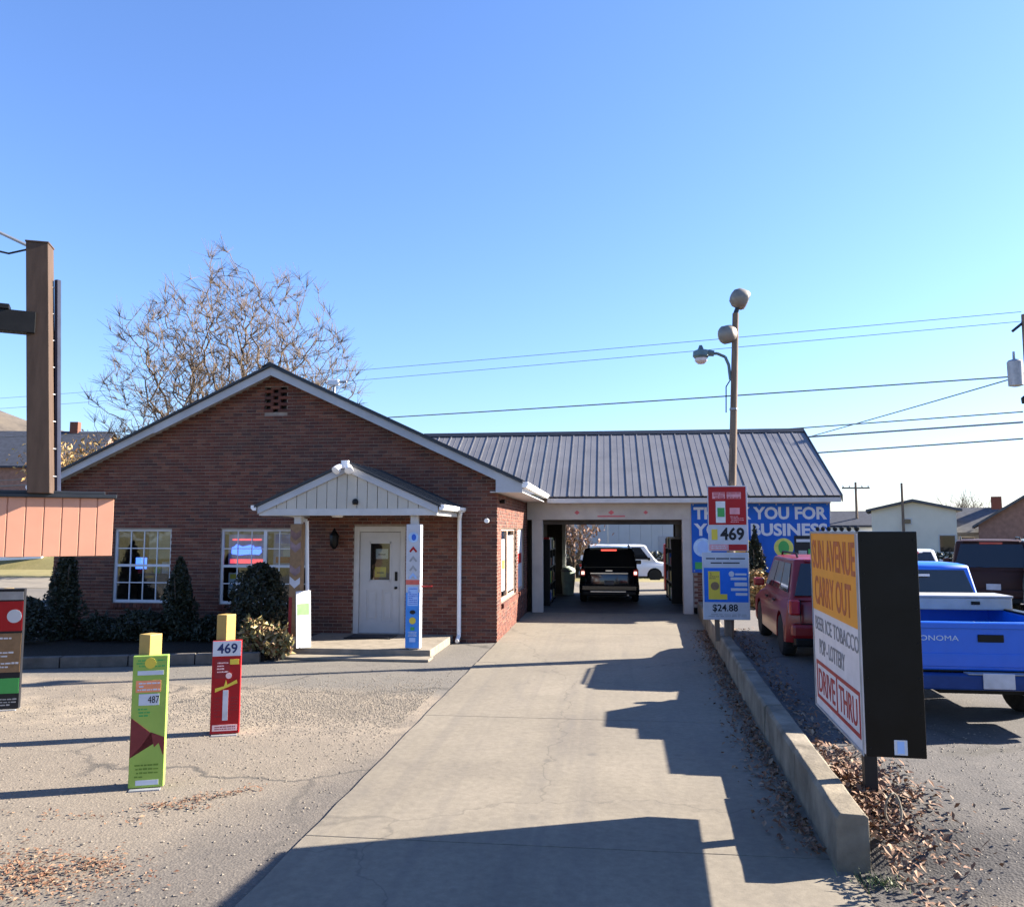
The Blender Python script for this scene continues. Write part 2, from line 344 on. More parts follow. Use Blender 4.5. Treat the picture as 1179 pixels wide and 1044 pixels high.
# hills behind the left side
m, t, b = new_mat('wooded_hill')
c = ramp(t, noise(t, .12, 9, .75), [(.35, (.05, .042, .035)), (.5, (.085, .07, .055)), (.65, (.11, .09, .065))]); t.links.new(c, b.inputs['Base Color']); b.inputs['Roughness'].default_value = 1
def hill(x, y):
    return max(-2, 47*math.exp(-((x+235)/85)**2)*math.exp(-((y-260)/80)**2)+16*math.exp(-((x+120)/60)**2-((y-330)/90)**2)+2.5*math.sin(x*.11)*math.sin(y*.13)-2)
grid_sheet('hill', frange(-520, 150, 60), frange(130, 520, 40), hill, m)

# ================================================================ BRICK STORE
FY, SX = 17.54, -2.4
store = thing('brick_store', 'low red brick store with gabled front and white trim beside the drive-through bay', 'building', (-7.5, 20.5, 0))
SO = Vector((-7.5, 20.5, 0))
def part(mb, name, mat, parent=store, bevel=0, smooth=False, off=SO):
    mb.v = [(p[0]-off.x, p[1]-off.y, p[2]-off.z) for p in mb.v]; return mb.build(name, mat, parent, bevel, smooth)
def sbox(name, mat, a, b, parent=store, bevel=0): return part(MB().box(a, b), name, mat, parent, bevel)
AX, AZ, SL = -7.52, 6.03, .468
def zg(x): return AZ-SL*abs(x-AX)
WL, WR = -12.8, -2.4
front_open = [(-11.32, -9.93, .77, 2.44), (-8.74, -6.66, .76, 2.44), (-5.62, -4.44, .15, 2.5), (-7.79, -7.26, 5.10, 5.68)]
side_open = [(18.25, 21.25, .78, 2.46), (21.65, 23.35, .78, 2.46)]
def wall_boxes(u0, u1, z0, z1, ops, put):
    us = sorted({u0, u1, *[o[0] for o in ops], *[o[1] for o in ops]}); zs = sorted({z0, z1, *[o[2] for o in ops], *[o[3] for o in ops]})
    for a, b2 in zip(us, us[1:]):
        run = None
        for c0, d0 in zip(zs, zs[1:]):
            um, zm = (a+b2)/2, (c0+d0)/2
            solid = not any(o[0] < um < o[1] and o[2] < zm < o[3] for o in ops)
            if solid: run = [run[0], d0] if run else [c0, d0]
            if not solid and run: put(a, b2, *run); run = None
        if run: put(a, b2, *run)
mb = MB()
wall_boxes(WL, WR-.012, -.05, 3.4, front_open[:3], lambda a, b2, c0, d0: mb.box((a, FY+.012, c0), (b2, FY+.2, d0)))
gp = [(WL, 3.4), (WR-.012, 3.4), (WR-.012, zg(WR)-.05), (AX, zg(AX)-.05), (WL, zg(WL)-.05)]
hb = front_open[3]
for a, b2 in ((WL, hb[0]), (hb[0], hb[1]), (hb[1], WR-.012)):
    if b2 == hb[1]: mb.box((a, FY+.012, 3.4), (b2, FY+.2, hb[2])); mb.prism([(a, hb[3]), (b2, hb[3]), (b2, zg(b2)-.05), (AX, zg(AX)-.05), (a, zg(a)-.05)], 'y', FY+.012, FY+.2)
    else: mb.prism([(a, 3.4), (b2, 3.4), (b2, zg(b2)-.05), (a, zg(a)-.05)], 'y', FY+.012, FY+.2)
wall_boxes(FY+.2, 24.3, -.05, 3.5, side_open, lambda a, b2, c0, d0: mb.box((SX-.2, a, c0), (SX-.012, b2, d0)))
mb.box((SX-.2, 24.3, -.05), (SX-.012, 31, 3.5)); mb.box((WL, FY+.2, -.05), (WL+.2, 31, 3.5)); mb.box((WL, 31, -.05), (WR-.012, 31.2, 3.5))
mb.box((WL+.2, FY+.2, -.05), (SX-.2, 31, .05)); mb.box((WL+.2, FY+.2, 3.0), (SX-.2, 31, 3.1))
wall = part(mb, 'wall', MORTAR)
# bricks
BL, BH, MJ = .2, .061, .014
def courses(u0, u1, ztop, ops):
    z = 0.0; r = 0; out = []
    while z < 6.0:
        segs = [(u0, u1)]
        if ztop: 
            h = (AZ-.04-z-BH)/SL
            if h <= .05: break
            segs = [(max(u0, AX-h), min(u1, AX+h))]
        elif z > 3.45: break
        for o in ops:
            if o[2]-.02 < z+BH and z < o[3]+.01:
                segs = [s2 for (a, b2) in segs for s2 in ((a, min(b2, o[0])), (max(a, o[1]), b2)) if s2[1]-s2[0] > .03]
        for a, b2 in segs:
            u = u0+math.floor((a-u0)/(BL+MJ)-1)*(BL+MJ)+(0 if r % 2 else (BL+MJ)/2)
            while u < b2:
                p, q = max(u, a), min(u+BL, b2)
                if q-p > .03: out.append((p, q, z))
                u += BL+MJ
        z += BH+MJ; r += 1
    return out
fb = courses(WL, WR-.001, True, front_open)
full = [k for k in fb if k[1]-k[0] > BL-.002 and k[0] > -4.4 and (k[2] < 3.4)]
full.sort(key=lambda k: -k[0]+abs(k[2]-1.6)*.15); singles = set(full[:300])
brick_me = MB().box((0, 0, 0), (BL, .03, BH), back=False).mesh('brick', BRICK)
mb = MB()
for k in fb:
    jy = FY+random.uniform(-.003, .002)
    if k in singles: inst('brick', brick_me, wall, (k[0]-SO.x, jy-SO.y, k[2]))
    else: mb.box((k[0], jy, k[2]), (k[1], FY+.03, k[2]+BH), back=False)
part(mb, 'brickwork', BRICK, wall)['kind'] = 'stuff'
mb = MB()
for k in courses(FY+.002, 24.28, False, side_open):
    jx = SX+random.uniform(-.002, .003)
    mb.box((SX-.03, k[0], k[2]), (jx, k[1], k[2]+BH))
part(mb, 'brickwork', BRICK, wall)['kind'] = 'stuff'
# window heads: row of rowlock sill bricks
for (a, b2, c0, d0) in front_open[:2]:
    n = int((b2-a)/.09)
    for i in range(n): sbox('sill_brick', BRICK, (a+i*(b2-a)/n+.004, FY-.045, c0-.11), (a+(i+1)*(b2-a)/n-.005, FY+.1, c0-.012), wall)
for (a, b2, c0, d0) in side_open:
    n = int((b2-a)/.1)
    for i in range(n): sbox('sill_brick', BRICK, (SX-.1, a+i*(b2-a)/n+.004, c0-.11), (SX+.06, a+(i+1)*(b2-a)/n-.005, c0-.012), wall)
# gable vent: lattice of bricks with open holes
vent = sbox('gable_vent', BLACK, (hb[0], FY+.12, hb[2]), (hb[1], FY+.16, hb[3]))
cw, ch = (hb[1]-hb[0])/3, (hb[3]-hb[2])/7.75
for r in range(8):
    for c_ in range(3):
        z0 = hb[2]+r*ch
        hole = (r % 2 == 1 if c_ != 1 else r % 2 == 0)
        if not hole and z0 < hb[3]-.03: sbox('vent_brick', BRICK, (hb[0]+c_*cw-.012, FY-.002, z0), (hb[0]+(c_+1)*cw+.012, FY+.1, min(z0+ch-.006, hb[3])), vent)
for c_ in (1, 2): sbox('vent_brick', BRICK, (hb[0]+c_*cw-.03, FY+.004, hb[2]), (hb[0]+c_*cw+.03, FY+.1, hb[3]), vent)
# roof
RY0, RY1, EX = 17.22, 31.5, 5.72
rz = lambda d: 6.14-SL*d
mb = MB()
for s in (-1, 1):
    mb.prism([(AX, rz(0)), (AX+s*EX, rz(EX)), (AX+s*EX, rz(EX)-.05), (AX, rz(0)-.05)], 'y', RY0-.06, RY1)
roof = part(mb, 'roof', DARKM)
mb = MB()
for s in (-1, 1):
    for k in range(34):
        y = RY0+k*.42; mb.prism([(AX+s*.02, rz(.02)+.028), (AX+s*EX, rz(EX)+.028), (AX+s*EX, rz(EX)-.01), (AX+s*.02, rz(.02)-.01)], 'y', y, y+.04)
part(mb, 'roof_rib', DARKM, roof)
part(MB().prism([(AX-.2, rz(.2)+.04), (AX, rz(0)+.05), (AX+.2, rz(.2)+.04), (AX, rz(0)-.02)], 'y', RY0-.08, RY1), 'ridge_cap', DARKM, roof)
FASC = M('fascia_paint', (0.377, 0.39, 0.416), .45, var=.1, scale=2)
def rake(s, d0, d1, top, h, yo, nm='rake_board'):
    part(MB().prism([(AX+s*d0, rz(d0)-top), (AX+s*d1, rz(d1)-top), (AX+s*d1, rz(d1)-top-h), (AX+s*d0, rz(d0)-top-h)], 'y', RY0+yo, RY0+yo+.03), nm, FASC, roof, .003)
rake(1, 0, EX-.02, .055, .19, 0); rake(-1, 0, 2.75, .055, .19, 0); rake(-1, 2.72, EX-.02, .02, .2, .012)
for s in (-1, 1):   # soffit of the rake overhang and the boxed eave
    part(MB().prism([(AX, rz(0)-.15), (AX+s*EX, rz(EX)-.15), (AX+s*EX, rz(EX)-.17), (AX, rz(0)-.17)], 'y', RY0+.035, FY+.01), 'rake_soffit', WHITE, roof)
    xa, xb = sorted((AX+s*(EX-.03), AX+s*5.0))
    sbox('eave_soffit', WHITE, (xa, RY0+.04, rz(EX)-.235), (xb, 23.4 if s > 0 else RY1, rz(EX)-.215), roof)
    xo = AX+s*EX
    part(MB().prism([(xo-s*.02, rz(EX)-.02), (xo+s*.11, rz(EX)-.02), (xo+s*.12, rz(EX)-.07), (xo+s*.07, rz(EX)-.14), (xo-s*.02, rz(EX)-.14)], 'y', RY0-.02, 23.4 if s > 0 else RY1), 'gutter', WHITE2, roof, .004)
    part(MB().prism([(xo-s*.015, rz(EX)-.06), (xo-s*.015, rz(EX)-.24), (AX+s*5.13, rz(EX)-.24), (AX+s*5.13, rz(5.13)-.2)], 'y', RY0+.001, RY0+.028), 'eave_return', FASC, roof)
# windows of the store front
MUNT = M('muntin_white', (.62, .62, .64), .4, var=.05)
def window_front(a, b2, c0, d0, lights, sashes):
    yc = FY+.09
    wn = part(MB().box((a, yc-.03, c0), (a+.05, yc+.03, d0)).box((b2-.05, yc-.03, c0), (b2, yc+.03, d0)).box((a+.05, yc-.03, d0-.05), (b2-.05, yc+.03, d0)).box((a+.05, yc-.05, c0), (b2-.05, yc+.03, c0+.06)), 'window', MUNT, store, .004)
    ws = (b2-a-.1)/sashes
    for s in range(sashes):
        xa = a+.05+s*ws; xb = xa+ws
        if s: sbox('mullion', MUNT, (xa-.04, yc-.035, c0+.06), (xa+.04, yc+.03, d0-.05), wn, .004)
        nx, nz = lights; pw, ph = (xb-xa)/nx, (d0-c0-.11)/nz
        for i in range(nx):
            for j in range(nz):
                sbox('pane', GLASS, (xa+i*pw+.006, yc-.004, c0+.06+j*ph+.006), (xa+(i+1)*pw-.006, yc+.002, c0+.06+(j+1)*ph-.006), wn)
        for i in range(1, nx): sbox('muntin', MUNT, (xa+i*pw-.011, yc-.016, c0+.06), (xa+i*pw+.011, yc+.012, d0-.05), wn)
        for j in range(1, nz):
            hh = .028 if j*2 == nz else .011
            sbox('muntin', MUNT, (xa, yc-.014-(.01 if hh > .02 else 0), c0+.06+j*ph-hh), (xb, yc+.014, c0+.06+j*ph+hh), wn)
    return wn
window_front(*front_open[0], (4, 4), 1)
window_front(*front_open[1], (3, 4), 2)
# sign boards, counter and curtain behind the glass
def lit_poster(nm, lab, x0, x1, z0, z1, base, stripes, y=FY+.17):
    p = thing(nm, lab, 'poster', ((x0+x1)/2, y, z0)); xx = (x1-x0)/2
    box('panel', base, p, (-xx, 0, 0), (xx, .01, z1-z0))
    for (u0, v0, u1, v1, mt) in stripes: box('print_block', mt, p, (-xx+u0*2*xx, -.004, v0*(z1-z0)), (-xx+u1*2*xx, 0, v1*(z1-z0)))
    return p
BLUE = M('print_blue', (.03, .11, .50), .4, var=.05); LBLUE = M('print_pale_blue', (.30, .45, .75), .4, var=.05); RED = M('print_red', (.32, .012, .016), .4, var=.06)
PWHITE = M('print_white', (.5, .52, .57), .4, var=.04); GREEN = M('print_green', (.06, .30, .08), .4, var=.06); YEL = M('print_yellow', (.62, .47, .06), .4, var=.06)
PBLACK = M('print_black', (.015, .016, .02), .4, var=.05); TAN = M('print_tan', (0.21, 0.13, 0.07), .5, var=.2, scale=12); ORANGE = M('print_orange', (0.743, 0.284, 0.0243), .5, var=.06)
NBLUE = M('neon_blue', (.08, .2, 1), .3, var=0, emit=.7); NRED = M('neon_red', (1, .1, .14), .3, var=0, emit=.35)
p = lit_poster('window_sign', 'lit blue and red sign in the left half of the double window', -8.62, -7.75, 1.62, 2.32, M('sign_lavender', (.35, .34, .55), .4), [(.05, .06, .95, .2, NRED), (.1, .8, .9, .86, NRED)])
poly('neon_script', NBLUE, p, [(-.36, .26), (-.2, .23), (.1, .25), (.3, .24), (.36, .3), (.33, .42), (.2, .4), (.12, .47), (-.1, .42), (-.24, .48), (-.3, .42), (-.36, .4)], -.004)
lit_poster('window_poster', 'purple and white poster in the right half of the double window', -7.55, -6.78, 1.6, 2.36, M('poster_violet', (.28, .3, .5), .4), [(.05, .68, .95, .95, BLUE), (.3, .3, .62, .6, PWHITE), (.68, .2, .95, .55, PWHITE), (.08, .1, .55, .28, RED)])
lit_poster('window_card', 'pale card low in the left half of the double window', -8.6, -8.25, .9, 1.45, PWHITE, [(.1, .75, .9, .95, YEL), (.1, .45, .8, .6, LBLUE)])
lit_poster('neon_square', 'small violet blue lit square inside the many-paned window', -10.95, -10.68, 1.52, 1.78, NBLUE, [], FY+.3)
ch_ = thing('display_rack', 'dark display rack standing inside the many-paned window', 'rack', (-10.55, FY+.55, .05))
box('cabinet', BLACK, ch_, (-.42, -.12, 0), (.42, .2, 1.35), .02)
for k in range(4): box('shelf_item', [RED, TAN, GREEN, PWHITE][k], ch_, (-.38+k*.2, -.2, 1.36), (-.22+k*.2, 0, 1.36+.12+.05*k), .01)
lt = thing('window_blind', 'tan roller blind behind the many-paned window', 'blind', (-10.6, FY+.24, 1.75))
box('fabric', M('blind_fabric', (.40, .35, .26), .8, var=.25, scale=5), lt, (.0, 0, 0), (.62, .012, .66)); box('roller', WHITE, lt, (-.02, -.02, .66), (.64, .03, .71), .008)
# side windows, full of sale posters
for wi, (a, b2, c0, d0) in enumerate(side_open):
    xc = SX-.09
    wn = part(MB().box((xc-.03, a, c0), (xc+.03, a+.06, d0)).box((xc-.03, b2-.06, c0), (xc+.03, b2, d0)).box((xc-.03, a+.06, d0-.06), (xc+.03, b2-.06, d0)).box((xc-.03, a+.06, c0), (xc+.03, b2-.06, c0+.06)), 'side_window', M('side_frame', (.5, .36, .28), .6), store, .004)
    n = 2 if wi == 0 else 1
    for i in range(n):
        ya, yb = lerp(a+.06, b2-.06, i/n), lerp(a+.06, b2-.06, (i+1)/n)
        sbox('pane', GLASS, (xc-.004, ya+.01, c0+.07), (xc+.002, yb-.01, d0-.07), wn)
        if i: sbox('mullion', M('side_frame'), (xc-.03, ya-.05, c0+.06), (xc+.035, ya+.05, d0-.06), wn, .004)
def side_poster(lab, y0, y1, z0, z1, cols):
    p = thing('sale_poster', lab, 'poster', (SX-.075, (y0+y1)/2, z0)); h = (y1-y0)/2
    box('sheet', cols[0], p, (0, -h, 0), (.012, h, z1-z0))
    for i, cc in enumerate(cols[1:]): box('print_block', cc, p, (.012, -h*.8, (.12+.3*i)*(z1-z0)), (.015, h*.8, (.30+.3*i)*(z1-z0)))
side_poster('narrow white sale poster nearest the brick corner in the side window', 18.75, 19.3, 1.0, 2.2, [PWHITE, LBLUE, YEL])
side_poster('white and blue sale poster in the middle of the side window', 19.75, 21.05, .92, 2.28, [PWHITE, PWHITE, LBLUE, PWHITE])
side_poster('white sale poster in the far side window by the bay', 22.1, 23.2, .85, 2.4, [PWHITE, PWHITE, RED])
# door
door = part(MB().box((-5.62, FY+.03, .15), (-5.5, FY+.15, 2.5)).box((-4.56, FY+.03, .15), (-4.44, FY+.15, 2.5)).box((-5.5, FY+.03, 2.38), (-4.56, FY+.15, 2.5)), 'door', WHITE, store, .005)
DOORP = M('door_paint', (0.434, 0.434, 0.446), .4, var=.06, scale=3)
mb = MB(); wall_boxes(-5.49, -4.57, .17, 2.37, [(-5.25, -4.81, 1.32, 2.12), (-5.33, -5.08, .42, 1.1), (-4.98, -4.73, .42, 1.1)], lambda a, b2, c0, d0: mb.box((a, FY+.07, c0), (b2, FY+.11, d0)))
leaf = part(mb, 'door_leaf', DOORP, door)
for a in (-5.33, -4.98):
    sbox('door_panel', DOORP, (a+.001, FY+.085, .421), (a+.249, FY+.105, 1.099), door); sbox('door_panel', DOORP, (a+.05, FY+.074, .48), (a+.2, FY+.086, 1.04), door, .008)
sbox('pane', GLASS, (-5.25, FY+.085, 1.32), (-4.81, FY+.09, 2.12), door)
for (a, b2, c0, d0) in ((-5.27, -4.79, 1.28, 1.32), (-5.27, -4.79, 2.12, 2.16), (-5.29, -5.25, 1.28, 2.16), (-4.81, -4.77, 1.28, 2.16)): sbox('glazing_bead', DOORP, (a, FY+.06, c0), (b2, FY+.1, d0), door)
part(MB().lathe([(.03, 0), (.03, .02), (.012, .03), (.03, .06), (.02, .08)], (-4.66, FY+.07, 1.15), (0, -1, 0), 12), 'handle', BLACK, door)
part(MB().box((-4.69, FY+.045, 1.3), (-4.63, FY+.07, 1.5)), 'handle', BLACK, door, .01)
part(MB().box((-5.49, FY+.02, .15), (-4.57, FY+.12, .168)), 'threshold', GREY, door)
for lab, x0, x1, z0, z1, mt in (('white notice taped in the door glass', -5.14, -4.86, 1.78, 2.0, PWHITE), ('yellow notice taped in the door glass', -5.16, -4.9, 1.38, 1.6, YEL)):
    p = thing('door_notice', lab, 'notice', ((x0+x1)/2, FY+.1, z0)); box('sheet', mt, p, (-(x1-x0)/2, 0, 0), ((x1-x0)/2, .004, z1-z0)); box('print_line', PBLACK, p, (-(x1-x0)*.3, -.002, (z1-z0)*.4), ((x1-x0)*.3, 0, (z1-z0)*.48))
# porch
PC, PHW, PE, PA, PF = -5.02, 1.8, 2.93, 3.74, 15.2
psl = (PA-PE)/PHW
pr = lambda d: PA-psl*d
mb = MB()
for s in (-1, 1): mb.prism([(PC, pr(0)), (PC+s*(PHW+.06), pr(PHW+.06)), (PC+s*(PHW+.06), pr(PHW+.06)-.05), (PC, pr(0)-.05)], 'y', PF-.06, FY)
proof = part(mb, 'porch_roof', DARKM)
for s in (-1, 1):
    for k in range(6):
        y = PF+.02+k*.44; part(MB().prism([(PC+s*.02, pr(.02)+.025), (PC+s*(PHW+.05), pr(PHW+.05)+.025), (PC+s*(PHW+.05), pr(PHW+.05)), (PC+s*.02, pr(.02))], 'y', y, y+.035), 'roof_rib', DARKM, proof)
    part(MB().prism([(PC, pr(0)-.055), (PC+s*PHW, pr(PHW)-.055), (PC+s*PHW, pr(PHW)-.2), (PC, pr(0)-.2)], 'y', PF-.03, PF), 'rake_board', FASC, proof, .003)
    xo = PC+s*(PHW+.03)
    part(MB().prism([(xo, pr(PHW)-.03), (xo+s*.1, pr(PHW)-.03), (xo+s*.1, pr(PHW)-.09), (xo+s*.06, pr(PHW)-.13), (xo, pr(PHW)-.13)], 'y', PF-.05, FY), 'gutter', WHITE2, proof, .004)
SID = M('siding_cream', (0.422, 0.401, 0.354), .55, var=.08, scale=2)
n = 16
for i in range(n):
    a, b2 = PC-1.62+i*3.24/n, PC-1.62+(i+1)*3.24/n-.012
    za, zb = pr(abs(a-PC))-.15, pr(abs(b2-PC))-.15
    part(MB().prism([(a, 2.83), (b2, 2.83), (b2, max(zb, 2.85)), (a, max(za, 2.85))], 'y', PF+.005+(i % 2)*.003, PF+.03), 'siding_plank', SID, proof)
sbox('porch_beam', WHITE, (PC-1.78, PF+.002, 2.70), (PC+1.78, PF+.14, 2.83), proof, .004)
sbox('porch_ceiling', WHITE, (PC-1.75, PF+.03, 2.83), (PC+1.75, FY-.005, 2.85), proof)
for s in (-1, 1): sbox('porch_beam', WHITE, (PC+s*1.7-.07, PF+.145, 2.70), (PC+s*1.7+.07, FY-.005, 2.825), proof, .004)
for x in (-6.06, -3.72): sbox('porch_post', WHITE, (x-.07, 15.33, .16), (x+.07, 15.47, 2.7), store, .006)
STEP = M('porch_concrete', (0.202, 0.176, 0.143), .9, var=.2, scale=5, bmp=.006)
sbox('porch_slab', STEP, (-6.33, 15.25, .0), (-3.36, FY-.004, .16), store, .012)
sbox('porch_step', STEP, (-6.3, 14.83, .0), (-3.3, 15.245, .05), store, .012)
mat_ = thing('doormat', 'dark doormat lying on the porch slab before the white door', 'mat', (-5.02, 16.95, .16)); box('mat', BLACK, mat_, (-.5, -.3, 0), (.5, .3, .02), .006); box('mat_border', M('mat_grey', (.04, .04, .045), .9), mat_, (-.45, -.25, .02), (.45, .25, .026))
# downspouts
def spout(pts, r=.045): 
    m = MB(); 
    for a, b2 in zip(pts, pts[1:]): m.tube(a, b2, r, r, 8)
    part(m, 'downspout', WHITE2, store, 0, True)
spout([(-3.17, 17.3, 2.8), (-3.22, 17.45, 2.65), (-3.22, 17.46, .15), (-3.22, 17.25, .06)])
spout([(-6.78, 15.35, 2.8), (-6.25, 15.55, 2.72), (-5.98, 15.62, 2.6), (-5.92, 15.63, .5)], .04)
# fittings on the walls
def fitting(nm, mats, off, shape): 
    p = shape(MB()); p.v = [(a+off[0], b2+off[1], c0+off[2]) for a, b2, c0 in p.v]; part(p, nm, mats, store, .003, True)
fitting('flood_lamp', WHITE2, (PC-.03, PF-.08, 3.66), lambda m: m.box((-.07, -.02, -.05), (.07, .06, .1)).lathe([(.04, 0), (.07, .1), (.085, .18), (.05, .19)], (-.08, -.02, 0), (-.3, -.75, -.6), 12).lathe([(.04, 0), (.07, .1), (.085, .18), (.05, .19)], (.08, -.02, 0), (.3, -.75, -.6), 12))
fitting('camera_dome', BLACK, (-4.85, PF-.02, 2.96), lambda m: m.lathe([(.05, -.05), (.06, 0), (.05, .04), (.02, .06)], (0, 0, 0), 'z', 10))
fitting('wall_lantern', BLACK, (-6.02, FY-.1, 2.2), lambda m: m.box((-.05, .02, -.1), (.05, .1, .1)).lathe([(.03, -.2), (.09, -.12), (.11, .1), (.04, .2), (.01, .26)], (0, -.05, 0), 'z', 8))
fitting('ceiling_lamp', WHITE2, (-5.55, 16.2, 2.76), lambda m: m.lathe([(.1, -.08), (.16, 0), (.16, .07)], (0, 0, 0), 'z', 12))
fitting('wall_camera', WHITE2, (-2.62, FY-.08, 2.62), lambda m: m.lathe([(.05, -.05), (.055, .06), (.03, .09)], (0, 0, 0), 'y', 10))
fitting('wall_camera', BLACK, (SX+.06, 17.95, 3.05), lambda m: m.lathe([(.03, -.08), (.05, 0), (.05, .06)], (0, 0, 0), 'x', 10))
fitting('wall_camera', WHITE2, (-6.72, FY-.07, 2.82), lambda m: m.lathe([(.035, -.08), (.05, .02), (.05, .07)], (0, 0, 0), 'x', 10))
q = px(385, 441, 19); dish = thing('roof_antenna', 'small white antenna box on the right slope of the brick store roof', 'antenna', (q.x, 19, rz(q.x-AX)-.02))
dish_h = q.z-dish.location.z
MB().tube((0, 0, 0), (0, 0, dish_h), .035, .03).build('mast', GREY, dish); box('antenna_body', WHITE2, dish, (-.15, -.06, dish_h-.06), (.12, .06, dish_h+.08), .02); box('antenna_arm', GREY, dish, (.12, -.03, dish_h), (.32, .03, dish_h+.05), .01)

# ================================================================ DRIVE-THROUGH BAY
GY, BY1 = 24.0, 31.2
bay = thing('drive_through_bay', 'white drive-through bay with dark ribbed metal roof joined to the brick store', 'building', (2, 27.5, 0))
BO = Vector((2, 27.5, 0))
def bbox_(name, mat, a, b2, parent=bay, bevel=0): return part(MB().box(a, b2), name, mat, parent, bevel, False, BO)
BAYW = M('bay_paint', (0.392, 0.364, 0.336), .6, var=.12, scale=2, bmp=.002)
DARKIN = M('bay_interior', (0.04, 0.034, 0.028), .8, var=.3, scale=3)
OX0, OX1, OZ = -1.92, 2.14, 2.72
bbox_('frame_post', BAYW, (-2.24, GY-.04, 0), (OX0, GY+.25, OZ), bay, .008); bbox_('frame_post', BAYW, (OX1, GY-.04, 0), (2.42, GY+.25, OZ), bay, .008)
bbox_('header_beam', BAYW, (-2.38, GY-.05, OZ), (6.3, GY+.25, 3.36), bay, .008)
bbox_('header_trim', BAYW, (-2.0, GY-.1, 3.18), (6.3, GY-.052, 3.3), bay, .006)
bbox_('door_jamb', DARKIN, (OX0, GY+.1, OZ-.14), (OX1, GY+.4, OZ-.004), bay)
bbox_('base_backing', MORTAR, (2.43, GY-.022, .2), (6.2, GY-.001, 1.19))
wl = bbox_('front_wall', BAYW, (2.43, GY, .2), (6.2, GY+.2, OZ-.002))
mb = MB()
for r in range(12):
    for i in range(18):
        x0 = 2.45+i*.21+(r % 2)*.1
        if x0+.2 < 6.2: mb.box((x0, GY-.03, .3+r*.075), (x0+.2, GY-.001, .364+r*.075))
part(mb, 'base_brickwork', BRICK, wl, off=BO)['kind'] = 'stuff'
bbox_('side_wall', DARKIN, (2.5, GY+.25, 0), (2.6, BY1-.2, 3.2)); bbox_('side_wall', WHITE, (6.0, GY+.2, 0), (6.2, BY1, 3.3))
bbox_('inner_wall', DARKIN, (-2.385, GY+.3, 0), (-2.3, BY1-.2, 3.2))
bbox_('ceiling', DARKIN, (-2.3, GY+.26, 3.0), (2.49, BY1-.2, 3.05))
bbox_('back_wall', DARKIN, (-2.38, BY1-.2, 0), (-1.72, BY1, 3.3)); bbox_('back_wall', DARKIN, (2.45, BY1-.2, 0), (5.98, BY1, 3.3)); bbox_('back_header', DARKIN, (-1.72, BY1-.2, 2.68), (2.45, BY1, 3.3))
bbox_('rear_post', WHITE, (-1.74, BY1-.26, 0), (-1.6, BY1-.205, 2.66), bay, .01)
fl = struct(MB().box((-2.38, 23.9, -.02), (2.5, 31.55, .018)).build('bay_floor', M('bay_floor_concrete', (0.1, 0.095, 0.09), .75, var=.3, scale=1.5, bmp=.004)))
# roof
E0, R0 = Vector((23.5, 3.37)), Vector((27.7, 5.70)); rs = (R0.y-E0.y)/(R0.x-E0.x)
ROOFM = M('ribbed_roof_metal', (0.133, 0.134, 0.144), .5, .1, var=.14, scale=1.2)
RX1 = 6.5; pw = .425; nroof = int((RX1+6.3)/pw)
sl = (R0-E0).normalized(); nl = Vector((-sl.y, sl.x))
roofb = part(MB().prism([(E0.x+.05, E0.y-.03), (R0.x, R0.y-.02), (2*R0.x-E0.x, E0.y-.03), (2*R0.x-E0.x, E0.y-.12), (R0.x, R0.y-.12), (E0.x+.05, E0.y-.12)], 'x', -1.75, RX1-.03), 'roof_deck', DARKM, bay, off=BO)
for i in range(nroof):
    xb = RX1-i*pw; xa = xb-pw; ys_ = E0.x
    zb = 6.14-SL*abs(xb-.2-AX)
    if xb < -1.7: ys_ = max(E0.x, E0.x+(zb-.0-E0.y)/rs)
    if ys_ > R0.x-.3: continue
    p0 = Vector((ys_, E0.y+(ys_-E0.x)*rs)); q = [p0, R0, R0+nl*.02, p0+nl*.02]
    mb = MB().prism([tuple(k) for k in q], 'x', xa+.004, xb-.004)
    for (o, wd, h) in ((.0, .035, .02), (.2, .02, .006)):
        mb.prism([tuple(p0+nl*.018), tuple(R0+nl*.018), tuple(R0+nl*(.02+h)), tuple(p0+nl*(.02+h))], 'x', xa+.006+o, xa+.006+o+wd)
    part(mb, 'roof_panel', ROOFM, roofb, off=BO)
part(MB().prism([(R0.x-.18, R0.y-.04), (R0.x, R0.y+.1), (R0.x+.18, R0.y-.04)], 'x', -6.4, RX1+.02), 'ridge_cap', DARKM, roofb, off=BO)
bbox_('fascia', WHITE, (-1.75, E0.x+.02, 3.2), (RX1-.02, E0.x+.05, 3.33), roofb); bbox_('soffit', WHITE, (-1.75, E0.x+.05, 3.22), (RX1-.05, GY-.052, 3.24), roofb)
part(MB().prism([(E0.x+.0, E0.y+.04), (R0.x, R0.y+.08), (R0.x, R0.y-.14), (E0.x+.0, E0.y-.16)], 'x', RX1, RX1+.025), 'rake_board', DARKM, roofb, off=BO)
part(MB().prism([(GY, 3.3), (2*R0.x-GY, 3.3), (R0.x, R0.y-.15)], 'x', 6.05, 6.2), 'gable_wall', WHITE, bay, off=BO)
# small red marks on the header
for x, s2 in ((-.9, .08), (.1, .09), (1.1, .07)):
    pl = part(MB().prism([(x-s2, 2.93), (x, 2.93-s2*.8), (x+s2, 2.93), (x, 2.93+s2*.8)], 'y', GY-.058, GY-.051), 'emblem', M('faded_red', (.5, .12, .14), .6), bay, off=BO)
part(MB().box((-.3, GY-.057, 2.8), (.5, GY-.051, 2.84)), 'emblem', M('faded_red'), bay, off=BO)

